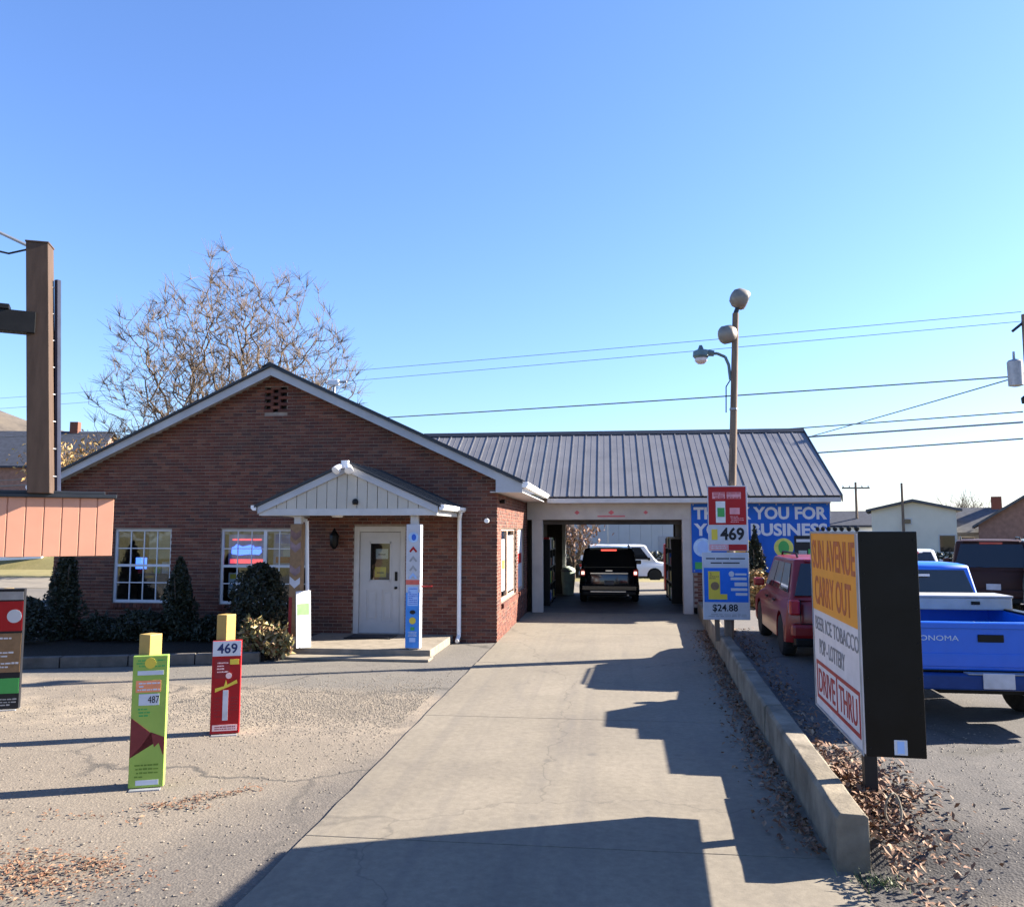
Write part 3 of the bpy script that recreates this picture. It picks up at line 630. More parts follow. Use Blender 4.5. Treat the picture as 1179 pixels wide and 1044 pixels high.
# ================================================================ BANNER ON THE BAY WALL
BANB = M('banner_blue', (.006, .085, .40), .45, var=.14, scale=1.5, bmp=.06, bscale=1.6)
bn = thing('thank_you_banner', 'large blue banner thanking customers on the bay wall', 'banner', (4.33, GY-.062, 1.2))
box('sheet', BANB, bn, (-1.93, -.012, 0), (1.93, .0, 2.0))
text('lettering', 'THANK YOU FOR', PWHITE, bn, -1.86, 1.52, 3.72, .36, -.013, .035)
text('lettering', 'YOUR BUSINESS', PWHITE, bn, -1.86, 1.05, 3.72, .36, -.013, .035)
for k, mt in enumerate((M('print_sky', (.35, .5, .7), .4), YEL, M('print_lime', (.5, .5, .12), .4), M('print_sky'))):
    d = disc('picture_disc', mt, bn, -1.62+k*1.13, .72, .27, -.013)
    disc('picture_disc', [LBLUE, ORANGE, GREEN, PWHITE][k], d, -1.62+k*1.13, .72, .15, -.017, sz=1.3)
for k in range(5): box('print_strip', [GREEN, YEL, PWHITE, GREEN, LBLUE][k], bn, (-1.85+k*.35, -.015, .1+.07*(k % 3)), (-1.62+k*.35, -.012, .3+.07*(k % 3)))
for k in range(9):
    for z_ in (.05, 1.95): MB().lathe([(.022, 0), (.018, .006)], (-1.87+k*.4675, -.012, z_), (0, -1, 0), 10).build('grommet', GREY, bn)
ps = thing('dark_poster', 'black and white poster pinned over the right end of the blue banner', 'poster', (5.62, GY-.085, 1.28))
box('sheet', PBLACK, ps, (-.36, -.008, .3), (.55, 0, .98)); box('sheet', PWHITE, ps, (-.4, -.008, -.1), (.55, 0, .298))
box('print_block', GREEN, ps, (.02, -.011, .36), (.3, -.008, .6)); box('print_block', PWHITE, ps, (-.3, -.011, .8), (.4, -.008, .88)); box('print_block', GREY, ps, (-.25, -.011, .42), (-.02, -.008, .56))

# ================================================================ LIGHT POLE WITH PRICE SIGNS
PY = 16.2; pb = px(838, 730, PY); ptop = px(847, 361, PY)
PX0 = Vector((pb.x+.02, PY, .3)); lp = thing('light_pole', 'weathered leaning light pole with drum floodlights above the price signs', 'light pole', PX0)
L = lambda x, y, dy=0: px(x, y, PY+dy)-PX0
top = L(847, 361)
MB().tube((0, 0, -.1), top, .09, .065, 10).build('pole', WOODP, lp, smooth=True)
DRUM = M('drum_galvanised', (0.204, 0.186, 0.162), .5, .25, var=.2)
def drum(cx_, cy_, rpx, ax, mir=1):
    c = L(cx_, cy_); r = rpx/57
    o = MB().lathe([(r*.3, -r*.95), (r*.62, -r*.85), (r*.95, -r*.45), (r, 0), (r*1.0, r*.5), (r*.92, r*.62), (r*.6, r*.66)], c, ax, 18).build('flood_drum', DRUM, lp, smooth=True)
    MB().lathe([(r*.86, r*.6), (r*.86, r*.72), (r*.4, r*.8)], c, ax, 18).build('lens', M('flood_lens', (.75, .72, .65), .2, var=.05), o, smooth=True)
    MB().tube(c+Vector((0, .02, -r*.9)), c+Vector((0, .02, -r*.2)), .035).build('yoke', DARKM, o)
drum(852, 344, 11.5, (.85, .1, -.35)); drum(838, 385, 10.5, (-.6, .55, 0))
MB().tube(L(847, 361), L(850, 352), .05, .04).build('bracket', DARKM, lp); MB().tube(L(846, 385), L(838, 386), .045).build('bracket', DARKM, lp)
mb = MB(); pts = [L(841, 437), L(839, 420), L(835, 411), L(826, 407), L(815, 407)]
for a, b2 in zip(pts, pts[1:]): mb.tube(a, b2, .03)
arm = mb.build('lamp_arm', M('arm_green_grey', (.1, .15, .16), .5, .4), lp, smooth=True)
c = L(807, 409)
MB().lathe([(.03, .2), (.06, .12), (.15, .08), (.16, -.02), (.13, -.06)], c, 'z', 14).tube(c+Vector((.0, 0, .06)), L(822, 407), .075, .06).build('lamp_head', M('arm_green_grey'), arm, smooth=True)
MB().lathe([(.12, -.05), (.12, -.12), (.07, -.17), (.01, -.18)], c, 'z', 14).build('lamp_globe', M('frosted_lens', (.6, .52, .5), .3), arm, smooth=True)
MB().path([L(841, 437), L(836, 445, -.1), L(836, 475, -.1)], .012, 5).build('cable', BLACK, lp)
for s in (.35, .7): MB().lathe([(.085, -.02), (.085, .02)], top*s, 'z', 10).build('band', GREY, lp)
def board(name, lab, x0, y0, x1, y1, face, Y=PY-.14):
    a, b2 = px(x0, y1, Y), px(x1, y0, Y)
    s = thing(name, lab, 'sign', ((a.x+b2.x)/2, Y, a.z)); wd, ht = b2.x-a.x, b2.z-a.z
    box('board', face, s, (-wd/2, 0, 0), (wd/2, .03, ht), .004)
    return s, wd, ht
SIGNW = M('sign_board_white', (.45, .46, .5), .5, var=.08)
s, wd, ht = board('price_sign', 'red price sign reading 469 on the light pole, above the blue sign', 816, 559, 860, 634, SIGNW)
box('print_field', RED, s, (-wd*.48, -.004, ht*.4), (wd*.46, 0, ht*.985))
box('print_field', RED, s, (-wd*.0, -.004, .01), (wd*.46, 0, ht*.1)); box('print_field', M('print_pink', (.6, .28, .3), .5), s, (-wd*.48, -.004, .01), (-wd*.01, 0, ht*.1))
for (a, b2, c0, d0) in ((-.38, -.06, .8, .9), (-.02, .34, .8, .9), (.05, .3, .56, .66)): box('print_block', M('print_pink'), s, (a*wd, -.008, c0*ht), (b2*wd, -.0045, d0*ht))
box('print_block', M('pack_white', (.6, .62, .6), .4), s, (-.3*wd, -.008, .43*ht), (-.06*wd, -.0045, .76*ht)); box('print_block', GREEN, s, (-.26*wd, -.011, .52*ht), (-.08*wd, -.0085, .66*ht))
box('print_block', YEL, s, (-.42*wd, -.006, .17*ht), (-.27*wd, -.001, .33*ht))
small_print(s, -.36*wd, .32*wd, .8*ht, .9*ht, -.0082, RED, 3, 10); small_print(s, .05*wd, .4*wd, .43*ht, .54*ht, -.004, M('print_pink'), 4, 11); small_print(s, -.46*wd, -.04*wd, .03*ht, .09*ht, -.004, PWHITE, 2, 12)
text('lettering', '469', PBLACK, s, -.2*wd, .16*ht, .6*wd, .2*ht, -.002, .03)
s, wd, ht = board('price_sign', 'blue and white price sign reading 24.88, lower sign on the pole', 810, 636, 862, 713, SIGNW, PY-.16)
box('print_field', M('print_royal', (.015, .13, .55), .4, var=.1), s, (-.47*wd, -.004, .26*ht), (.47*wd, 0, .77*ht))
box('print_block', YEL, s, (-.38*wd, -.008, .3*ht), (-.13*wd, -.0045, .72*ht)); box('print_block', YEL, s, (-.129*wd, -.0078, .3*ht), (.02*wd, -.0045, .38*ht)); disc('print_disc', TAN, s, -.24*wd, .5*ht, .09*wd, -.009)
disc('print_disc', PWHITE, s, .12*wd, .68*ht, .06*wd, -.005)
for (a, b2, c0, d0) in ((.2, .44, .66, .69), (.1, .44, .59, .63), (.18, .45, .5, .555), (.1, .45, .43, .47), (.2, .45, .36, .4)): box('print_line', PWHITE, s, (a*wd, -.006, c0*ht), (b2*wd, -.0045, d0*ht))
[box('print_line', PBLACK, s, (a_*wd, -.002, z_*ht), (b_*wd, 0, (z_+.018)*ht)) for a_, b_, z_ in ((-.42, -.22, .9), (-.2, .08, .9), (.1, .42, .9), (-.32, -.08, .835), (-.06, .3, .835))]
small_print(s, -.42*wd, .42*wd, .04*ht, .09*ht, 0, GREY, 2, 13); small_print(s, -.36*wd, -.15*wd, .6*ht, .71*ht, -.0082, TAN, 4, 14)
text('lettering', '$24.88', PBLACK, s, -.3*wd, .11*ht, .54*wd, .12*ht, -.001, .02)
# two stub legs below
for i, x in enumerate((826, 837)):
    q = px(x, 714, PY-.1)
    box('stub_leg', WOODP, lp, (q.x-PX0.x-.045, -.1, 0), (q.x-PX0.x+.045, -.02, 1.0), .006)

# ================================================================ ROADSIDE MARQUEE SIGN
mq = thing('roadside_sign', 'black box sign with orange and white lettered face beside the kerb', 'sign', (2.0, 6.85, .3), R(-93.2))
# local: +x towards the street, front faces the driveway (-y); world x = 2.06 + local y
X0, X1, Z0, Z1, D0, D1 = -.85, .85, .56, 2.11, -.19, .2
SBLACK = M('sign_black_sheet', (.003, .003, .0035), .36, var=.5, scale=3, bmp=.012, bscale=1.1)
box('cabinet', SBLACK, mq, (X0, D0, Z0), (X1, D1, Z1), .006)
face = box('face', M('acrylic_white', (0.6, 0.555, 0.555), .35, var=.1), mq, (X0+.01, D0-.012, Z0+.015), (X1-.01, D0-.001, Z1-.015))
H_ = Z1-Z0-.03; zf = lambda f: Z0+.015+f*H_
box('face_field', ORANGE, mq, (X0+.012, D0-.016, zf(.555)), (X1-.012, D0-.0125, zf(1)-.002))
MAR = M('letter_maroon', (.42, .10, .03), .5)
text('lettering', 'SUN AVENUE', MAR, mq, X0+.08, zf(.795), 1.56, .25, D0-.016, .012)
text('lettering', 'CARRY OUT', MAR, mq, X0+.14, zf(.59), 1.35, .25, D0-.016, .012)
LET = M('letter_grey', (.2, .19, .19), .5)
text('lettering', 'BEER ICE TOBACCO', LET, mq, X0+.09, zf(.44), 1.56, .12, D0-.0125, .005)
text('lettering', 'POP - LOTTERY', LET, mq, X0+.24, zf(.31), .95, .13, D0-.0125, .008)
for (a, b2, c0, d0) in ((.08, 1.62, .245, .265), (.08, 1.62, .05, .07), (.08, .11, .07, .245), (1.59, 1.62, .07, .245), (.86, .89, .07, .245)): box('face_line', RED, mq, (X0+a, D0-.0155, zf(c0)), (X0+b2, D0-.0125, zf(d0)))
text('lettering', 'DRIVE', RED, mq, X0+.16, zf(.09), .64, .2, D0-.0125, .006); text('lettering', 'THRU', RED, mq, X0+.95, zf(.09), .58, .2, D0-.0125, .006)
for i in range(7): MB().lathe([(.008, 0), (.018, .012), (.018, .03), (.006, .038)], (X0+.1+i*.24, D0+.03, Z1), 'z', 8).build('cap_bulb', BLACK, mq)
for (a_, b_, c_0, d_0) in ((X0, X1, Z0, Z0+.02), (X0, X1, Z1-.02, Z1), (X0, X0+.02, Z0+.02, Z1-.02), (X1-.02, X1, Z0+.02, Z1-.02)): box('face_frame', GREY, mq, (a_, D0-.022, c_0), (b_, D0-.0165, d_0), .002)
for z_ in frange(Z0+.06, Z1-.06, 7):
    for y_ in (D0+.025, D1-.025): MB().lathe([(.008, 0), (.006, .004)], (X1, y_, z_), 'x', 8).build('rivet', BLACK, mq)
# a small blue sticker on the street-side panel
box('sticker', PWHITE, mq, (X1+.001, -.01, Z0+.02), (X1+.004, .075, Z0+.12)); box('sticker_print', LBLUE, mq, (X1+.004, .01, Z0+.03), (X1+.006, .055, Z0+.11))
box('sign_post', M('post_black', (.02, .02, .02), .6), mq, (-.28, .03, -.2), (-.18, .13, Z0), .006)
hs = thing('coiled_wire', 'pale wire loop standing by the foot of the black roadside sign', 'wire', (2.02, 6.32, .3))
MB().path([(.055*math.cos(a), .02*math.sin(2*a), .12+.11*math.sin(a)) for a in frange(0, 6.28, 15)], .008, 6).build('loop', M('pale_wire', (.16, .14, .11), .7), hs)

# ================================================================ POSTER COLUMNS
GOLD = M('post_gold', (.34, .23, .07), .5, var=.1)
def column(lab, loc, wd, ht, cap_h, cap_w, body, cat='poster column'):
    o = thing('poster_column', lab, cat, loc, R(20), None)
    box('panel', body, o, (-wd/2, -.04, .015), (wd/2, .04, ht), .006)
    c = MB().box((-cap_w/2, -cap_w/2, 0), (cap_w/2, cap_w/2, ht+cap_h)).build('post_cap', GOLD, o, .006); c.rotation_euler = (0, 0, R(-38)); c.location = (-.03, .085, 0)
    for s in (-1, 1): box('base_foot', GREY, o, (-wd/2+.02, s*.08-.03, 0), (wd/2-.02, s*.08+.03, .012))
    return o
SIDEG = M('column_green', (.22, .33, .07), .5, var=.08); LIME2 = M('print_dark_lime', (.12, .2, .03), .5); LIME = M('column_lime', (.27, .38, .075), .5, var=.08)
g = column('green poster column with gold post top and maroon flame print', (-4.35, 7.42, 0), .31, 1.23, .19, .145, SIDEG); f = -.041
box('print_field', LIME, g, (-.15, f-.003, .02), (.15, f, 1.22)); box('print_strip', PWHITE, g, (-.11, f-.006, 1.05), (.12, f-.0035, 1.09)); box('print_strip', M('print_coral', (.7, .25, .12), .5), g, (-.12, f-.006, .89), (.1, f-.0035, 1.0))
box('price_tag', PWHITE, g, (-.09, f-.006, .77), (.09, f-.0035, .875)); text('lettering', '487', PBLACK, g, -.01, .79, .1, .065, f-.006)
small_print(g, -.11, .11, .1, .24, f-.003, LIME2, 4, 3); small_print(g, -.11, .09, .9, .99, f-.006, PWHITE, 3, 4); small_print(g, -.1, .11, .66, .75, f-.003, GREEN, 3, 5); small_print(g, -.13, .13, 1.12, 1.2, f-.003, GREEN, 3, 15); disc('print_disc', YEL, g, 0, 1.16, .05, f-.004); poly('print_flame', M('print_maroon', (.16, .03, .03), .5), g, [(-.15, .29), (-.05, .40), (.03, .52), (.06, .38), (.1, .42), (.14, .31), (.15, .31), (.15, .47), (.02, .52), (-.1, .62), (-.15, .66)], f-.0035)
box('print_strip', PWHITE, g, (-.09, f-.006, .04), (.11, f-.0035, .085))
g = column('red poster column with gold post top and price 469', (-4.56, 9.42, 0), .33, 1.1, .3, .155, M('column_red', (.3, .01, .014), .5, var=.06)); f = -.041
box('price_tag', PWHITE, g, (-.16, f-.004, .92), (.16, f, 1.095)); text('lettering', '469', M('price_navy', (.02, .03, .1), .5), g, -.11, .95, .23, .12, f-.004, .02)
box('print_block', M('print_dark_red', (.22, .02, .025), .5), g, (-.13, f-.004, .66), (.04, f, .88)); disc('print_disc', M('print_pinkwhite', (.75, .5, .48), .5), g, .03, .69, .035, f-.004); box('print_block', YEL, g, (.04, f-.006, .82), (.14, f, .88))
small_print(g, -.13, -.05, .2, .45, f, M('print_dark_red'), 7, 6); small_print(g, .05, .14, .2, .45, f, M('print_dark_red'), 7, 7); small_print(g, -.12, .12, .06, .11, f-.004, M('print_dark_red'), 2, 8); small_print(g, -.11, .02, .72, .86, f-.004, M('print_pinkwhite'), 4, 9)
box('print_stick', M('print_silver', (.5, .5, .55), .4), g, (-.03, f-.005, .17), (.03, f, .52)); poly('print_stick', YEL, g, [(-.12, .5), (.13, .6), (.12, .64), (.015, .585), (0, .64), (-.02, .57), (-.12, .545)], f-.006); box('print_strip', M('print_pinkwhite'), g, (-.14, f-.004, .05), (.14, f, .12))
g = column('black and red poster column cut off by the left edge of the photo', (-8.17, 10.32, 0), .42, 1.62, .0, .1, PBLACK); f = -.041
box('print_field', RED, g, (-.2, f-.004, 1.05), (.2, f, 1.45)); box('print_field', GREY, g, (-.2, f-.004, 1.47), (.2, f, 1.58)); box('print_field', TAN, g, (-.2, f-.004, .5), (.2, f, 1.02)); box('print_field', GREEN, g, (-.2, f-.004, .22), (.2, f, .42)); disc('print_disc', PWHITE, g, .1, 1.25, .09, f-.005); small_print(g, -.18, .18, .55, .98, f-.004, PWHITE, 9, 19); small_print(g, -.18, .18, .05, .2, f, GREY, 4, 20)
# wraps on the porch posts
p = thing('post_wrap', 'faded brown poster wrap on the left porch post', 'poster', (-6.06, 15.4, 1.32))
box('sleeve', TAN, p, (-.13, -.095, -.95), (.1, .095, 1.22), .006)
for k in range(5):
    zz = .98-k*.23; mt = [M('print_dusk', (.17, .10, .09), .6, var=.4, scale=9), M('print_mauve', (.2, .14, .15), .6, var=.4), TAN, M('print_mauve'), SIGNW][k]
    poly('print_patch', mt, p, [(-.12, zz), (-.02, zz-.09), (.09, zz), (.09, zz+.12), (-.01, zz+.05), (-.12, zz+.14)], -.096)
box('print_block', M('print_dark_red', (.22, .02, .025), .5), p, (-.125, -.099, -.9), (-.06, -.096, -.2))
p = thing('floor_board', 'bright white and green board standing against the left porch post', 'sign', (-5.86, 15.3, .16))
p.rotation_euler = (R(-3), 0, R(52))
box('board', PWHITE, p, (-.16, 0, 0), (.16, .02, 1.08), .004); box('foot', GREY, p, (-.1, -.05, 0), (.1, .08, .012))
box('print_field', M('print_bright_green', (.16, .42, .12), .5), p, (-.14, -.003, .62), (.12, 0, .84)); box('print_field', M('print_mint', (.36, .6, .3), .5), p, (.0, -.003, .04), (.14, 0, .6))
p = thing('post_wrap', 'white and blue poster wrap on the right porch post by the door', 'poster', (-3.72, 15.4, .18))
box('sleeve', SIGNW, p, (-.14, -.1, 0), (.14, .09, 2.35), .006); f = -.1
box('print_field', M('print_midblue', (.05, .22, .6), .45), p, (-.135, f-.004, .01), (.125, f, 1.05)); box('print_field', M('print_coral_red', (.6, .13, .1), .5), p, (-.135, f-.004, 1.2), (.125, f, 1.29)); box('print_field', LBLUE, p, (-.1, f-.005, .8), (.1, f-.001, 1.16))
disc('print_disc', M('print_sky'), p, 0, 2.1, .1, f-.003); disc('print_disc', BLUE, p, .01, 2.1, .045, f-.006, sz=1.4)
for k, zz in enumerate((1.88, 1.7, 1.52, 1.38)): poly('print_mark', [RED, GREY, GREY, LBLUE][k], p, [(-.08, zz-.05), (0, zz+.05), (.08, zz-.05), (.05, zz-.07), (0, zz-.01), (-.05, zz-.07)], f-.002)
disc('print_disc', YEL, p, 0, .52, .065, f-.006); disc('print_disc', PBLACK, p, 0, .68, .055, f-.006, sz=.7); box('print_block', LBLUE, p, (-.06, f-.007, .12), (.06, f-.004, .2)); box('print_block', GREEN, p, (-.04, f-.007, .34), (.04, f-.004, .4))
small_print(p, -.09, .09, .82, 1.14, f-.005, BLUE, 9, 16); small_print(p, -.11, .11, 1.32, 1.36, f, GREY, 2, 17); small_print(p, -.09, .09, .22, .32, f-.004, PWHITE, 4, 18)
MB().path([(.14, -.02, 1.16), (.36, -.04, 1.17)], .014, 6).build('flag_stick', RED, p)

# ================================================================ OLD SIGN FRAME, LEFT
BR = M('frame_brown', (0.072, 0.048, 0.036), .7, var=.2, scale=4, stretch=(4, 4, .6)); COP = M('copper_sheet', (0.54, 0.261, 0.171), .5, .1, var=.08, scale=2)
fr = thing('sign_frame', 'tall brown post sign frame with salmon metal skirt at the left edge', 'sign', (-5.9, 9.2, 0), R(33))
# local x runs along the skirt (right end at 0), front is -y
fr.location = (px(130, 606, 9.2).x, 9.2, 0)
zb_, zt_ = 2.11, 2.80
box('skirt_core', M('core_brown', (.1, .06, .05), .8), fr, (-4.2, .03, zb_+.01), (-.004, .5, zt_-.01))
pwid = .185
for i in range(23):
    x1 = -i*pwid; mb = MB().box((x1-pwid+.012, .0, zb_), (x1, .029, zt_)); mb.box((x1-pwid+.0, .012, zb_), (x1-pwid+.0115, .0285, zt_)); mb.build('metal_panel', COP, fr, .003)
box('cap_plate', DARKM, fr, (-4.25, -.05, zt_), (.03, .55, zt_+.045), .006); box('cap_rail', DARKM, fr, (-4.2, -.02, zt_+.046), (-.1, .1, zt_+.08), .006)
def frl(x, y, Y):
    v = px(x, y, Y)-fr.location; a = R(-33); return Vector((v.x*math.cos(a)-v.y*math.sin(a), v.x*math.sin(a)+v.y*math.cos(a), v.z))
q = frl(46, 283, 8.75); q0 = frl(48, 560, 8.75)
ca, sa = math.cos(R(-11)), math.sin(R(-11)); ln = Vector((q.x-q0.x, q.y-q0.y)); pm = MB().box((-.12, -.12, zt_+.046), (.12, .12, q.z))
pm.v = [(x+(ln.x*ca+ln.y*sa if z > 4 else 0), y+(-ln.x*sa+ln.y*ca if z > 4 else 0), z) for x, y, z in pm.v]
po = pm.build('post', BR, fr, .006); po.location = (q0.x, q0.y, 0); po.rotation_euler = (0, 0, R(-11))
pm = MB().box((-.128, -.128, q.z), (.128, .128, q.z+.02)); pm.v = [(x+ln.x*ca+ln.y*sa, y-ln.x*sa+ln.y*ca, z) for x, y, z in pm.v]; pm.build('post_cap', BR, po, .004)
p2 = MB().box((-.15, -.15, 0), (.15, .15, zb_)).build('post', BR, fr, .006); p2.location = (-3.6, .25, 0)
p3 = MB().box((-.15, -.15, zt_+.046), (.15, .15, q.z)).build('post', BR, fr, .006); p3.location = (q0.x-2.6, q0.y, 0)
p4 = MB().box((-.15, -.15, 0), (.15, .15, zb_)).build('post', BR, fr, .006); p4.location = (-2.2, .25, 0)
za = frl(20, 388, 8.75).z; zc = frl(20, 364, 8.75).z
box('cross_beam', BLACK, fr, (q0.x-2.6, q0.y-.08, za), (q0.x-.15, q0.y+.08, zc), .006)
for k in range(4): box('beam_lug', BLACK, fr, (q0.x-.55-k*.5, q0.y-.1, zc), (q0.x-.42-k*.5, q0.y+.1, zc+.06), .006)
a = frl(67, 552, 8.9); c_ = frl(66.5, 323, 8.9)
MB().tube((a.x, a.y, zt_+.04), c_, .036, .036, 8).build('conduit', M('pipe_navy', (.02, .025, .05), .5), fr, smooth=True)
for k in range(8):
    zz = lerp(zt_+.25, c_.z-.1, k/7); MB().tube(Vector((a.x, a.y, zz)).lerp(Vector((c_.x, c_.y, zz)), k/7), (q0.x+.1+ln.x*k/7, q0.y+ln.y*k/7, zz), .008, .008, 5).build('clip', GREY, fr)
wire0 = thing('service_wire', 'thin wire running from the brown post top to the upper left', 'wire', px(34, 284, 8.75))
w0 = wire0.location; MB().path([Vector((0, 0, 0)), px(0, 268, 8.75)-w0, px(-120, 215, 8.9)-w0], .02, 6).build('cable', GREY, wire0); MB().path([Vector((0, 0, -.03)), px(10, 292, 8.75)-w0, px(-120, 262, 8.9)-w0], .012, 6).build('cable', BLACK, wire0)

# ================================================================ VEHICLES (rear at local y = 0, front towards +y)
def arch_poly(L, zb, wheels, rw, top):
    """side outline (y, z): top points rear->front, then underside front->rear with wheel arches"""
    pts = list(top); y = L
    for yc in sorted(wheels, reverse=True):
        n = 9; r = rw*1.16
        a0 = math.asin(max(-1, min(1, (zb-rw)/r)))
        for k in range(n+1):
            a = a0+(math.pi-2*a0)*k/n; pts.append((yc+r*math.cos(a), rw+r*math.sin(a)))
    return pts[::-1]
def loft_body(poly_, W, zmid, mat, name, parent, tuck=.05, end=.1, L=4.6, belt=None):
    """extrude the outline across the car with rounded sides (thin at rim, pulled in at the ends)"""
    n = len(poly_); vs = []; rows = [-1, -.985, -.93, -.6, 0, .6, .93, .985, 1]
    for u in rows:
        k = max(0, (abs(u)-.9)/.1)**1.5
        for (y, z) in poly_:
            yy = L/2+(y-L/2)*(1-.012*k-.0); dy = end*(abs(u)**3)*(1 if y < L/2 else -1)*(1 if (y < .35 or y > L-.5) else .0)
            zz = z-(.045*k if z > zmid else 0)
            vs.append((u*W/2-(math.copysign(tuck, u)*k*max(0, (z-zmid))/.4 if abs(u) > .9 else 0), yy+dy*(.9 if y < .35 else 1.4), zz))
    fs = [(j*n+i, j*n+(i+1) % n, (j+1)*n+(i+1) % n, (j+1)*n+i) for j in range(len(rows)-1) for i in range(n)]
    fs += [tuple(range(n-1, -1, -1)), tuple(range((len(rows)-1)*n, len(rows)*n))]
    return MB().add(vs, fs).build(name, mat, parent, 0, True)
def quad_panel(name, mat, parent, q, d=.012, inset=0):
    q = [Vector(p) for p in q]; c = sum(q, Vector())/4
    q = [p+(c-p).normalized()*inset for p in q]; nrm = (q[1]-q[0]).cross(q[3]-q[0]).normalized()
    if nrm.dot(c-Vector((0, 2.2, .9))) < 0: nrm = -nrm
    return MB().add([p-nrm*.01 for p in q]+[p+nrm*d for p in q], [(0, 1, 2, 3), (4, 7, 6, 5), (0, 4, 5, 1), (1, 5, 6, 2), (2, 6, 7, 3), (3, 7, 4, 0)]).build(name, mat, parent, .006)
def greenhouse(parent, mat, W, zb, zr, yb, yt, wb, wt, sides=3, glass=CARGLASS, rear_in=.1):
    (b0, b1), (t0, t1) = yb, yt; m = MB(); vs = []
    # two rings + crowned roof
    for (y0, y1, hw, z) in ((b0, b1, wb, zb-.04), (lerp(b0, t0, .9), lerp(b1, t1, .9), lerp(wb, wt, .9), lerp(zb, zr, .93)), (t0+.06, t1-.1, wt-.1, zr-.012), (t0+.35, t1-.45, wt-.4, zr)):
        for (x, y) in ((-hw, y0), (-hw*.5, y0-.05), (hw*.5, y0-.05), (hw, y0), (hw, y1), (hw*.5, y1+.09), (-hw*.5, y1+.09), (-hw, y1)): vs.append((x, y, z))
    fs = [(r*8+i, r*8+(i+1) % 8, (r+1)*8+(i+1) % 8, (r+1)*8+i) for r in range(3) for i in range(8)]+[tuple(range(24, 32))]
    cab = m.add(vs, fs).build('cabin', mat, parent, .03, True)
    P = lambda x, y, f: (x*lerp(wb, wt, f*.96), lerp(y[0], y[1], f), lerp(zb, zr, f*.98))
    f0, f1 = .1, .86
    yb_ = (b0-.05, t0-.05)
    quad_panel('rear_window', glass, parent, [P(-.93, yb_, .05), P(.93, yb_, .05), P(.86, yb_, f1), P(-.86, yb_, f1)], .014)
    yf = (b1+.08, t1+.08)
    quad_panel('windshield', glass, parent, [P(-.86, yf, f0), P(.86, yf, f0), P(.84, yf, f1), P(-.84, yf, f1)], .014)
    for s in (-1, 1):
        for k in range(sides):
            a0, a1 = .06+k*(.88/sides)+.012, .06+(k+1)*(.88/sides)-.012
            y0f = lambda u, f: lerp(lerp(b0, t0, f), lerp(b1, t1, f), u)
            q = [(s*lerp(wb, wt, f*.93), y0f(u, f), lerp(zb, zr, f*.97)) for u, f in ((a0, f0), (a1, f0), (a1, f1), (a0, f1))]
            quad_panel('side_window', glass, parent, q, .01)
    return cab
_wheel = {}
def wheel(parent, x, y, r, w_=.22, rim=ALLOY):
    key = (r, w_, rim.name)
    if key not in _wheel:
        t = MB().lathe([(r*.62, -w_/2), (r*.9, -w_/2), (r*.985, -w_*.36), (r, -w_*.2), (r, w_*.2), (r*.985, w_*.36), (r*.9, w_/2), (r*.62, w_/2)], (0, 0, 0), 'x', 26).mesh('tyre', RUBBER, True)
        m = MB().lathe([(r*.63, -w_*.42), (r*.6, -w_*.44), (r*.56, -w_*.3), (r*.56, w_*.3), (r*.6, w_*.44), (r*.63, w_*.42)], (0, 0, 0), 'x', 26)
        for s in (-1, 1):
            for k in range(5):
                a = k*2*math.pi/5; d = Vector((0, math.cos(a), math.sin(a))); e = Vector((0, -math.sin(a), math.cos(a)))
                vs = [Vector((s*w_*.33, 0, 0))+e*r*.09*sg for sg in (-1, 1)]+[Vector((s*w_*.4, 0, 0))+d*r*.58+e*r*.12*sg for sg in (1, -1)]
                m.add(vs+[v-Vector((s*.03, 0, 0)) for v in vs], [(0, 1, 2, 3), (4, 7, 6, 5), (0, 4, 5, 1), (1, 5, 6, 2), (2, 6, 7, 3), (3, 7, 4, 0)])
            m.lathe([(r*.14, s*w_*.3), (r*.13, s*w_*.46), (r*.05, s*w_*.47)], (0, 0, 0), 'x', 12)
        _wheel[key] = (t, m.mesh('rim', rim))
    wv = bpy.data.objects.new('wheel', _wheel[key][0]); col.objects.link(wv); wv.parent = parent; wv.location = (x, y, r)
    inst('rim', _wheel[key][1], wv)
    MB().lathe([(r*.55, -.02), (r*.55, .02)], (0, 0, 0), 'x', 16).build('brake_disc', BLACK, wv)
def lathe_mirror(parent, x, y, z, mat):
    s = 1 if x > 0 else -1
    MB().box((min(x, x+s*.2), y-.07, z), (max(x, x+s*.2), y+.06, z+.15)).build('mirror', mat, parent, .035, seg=3)
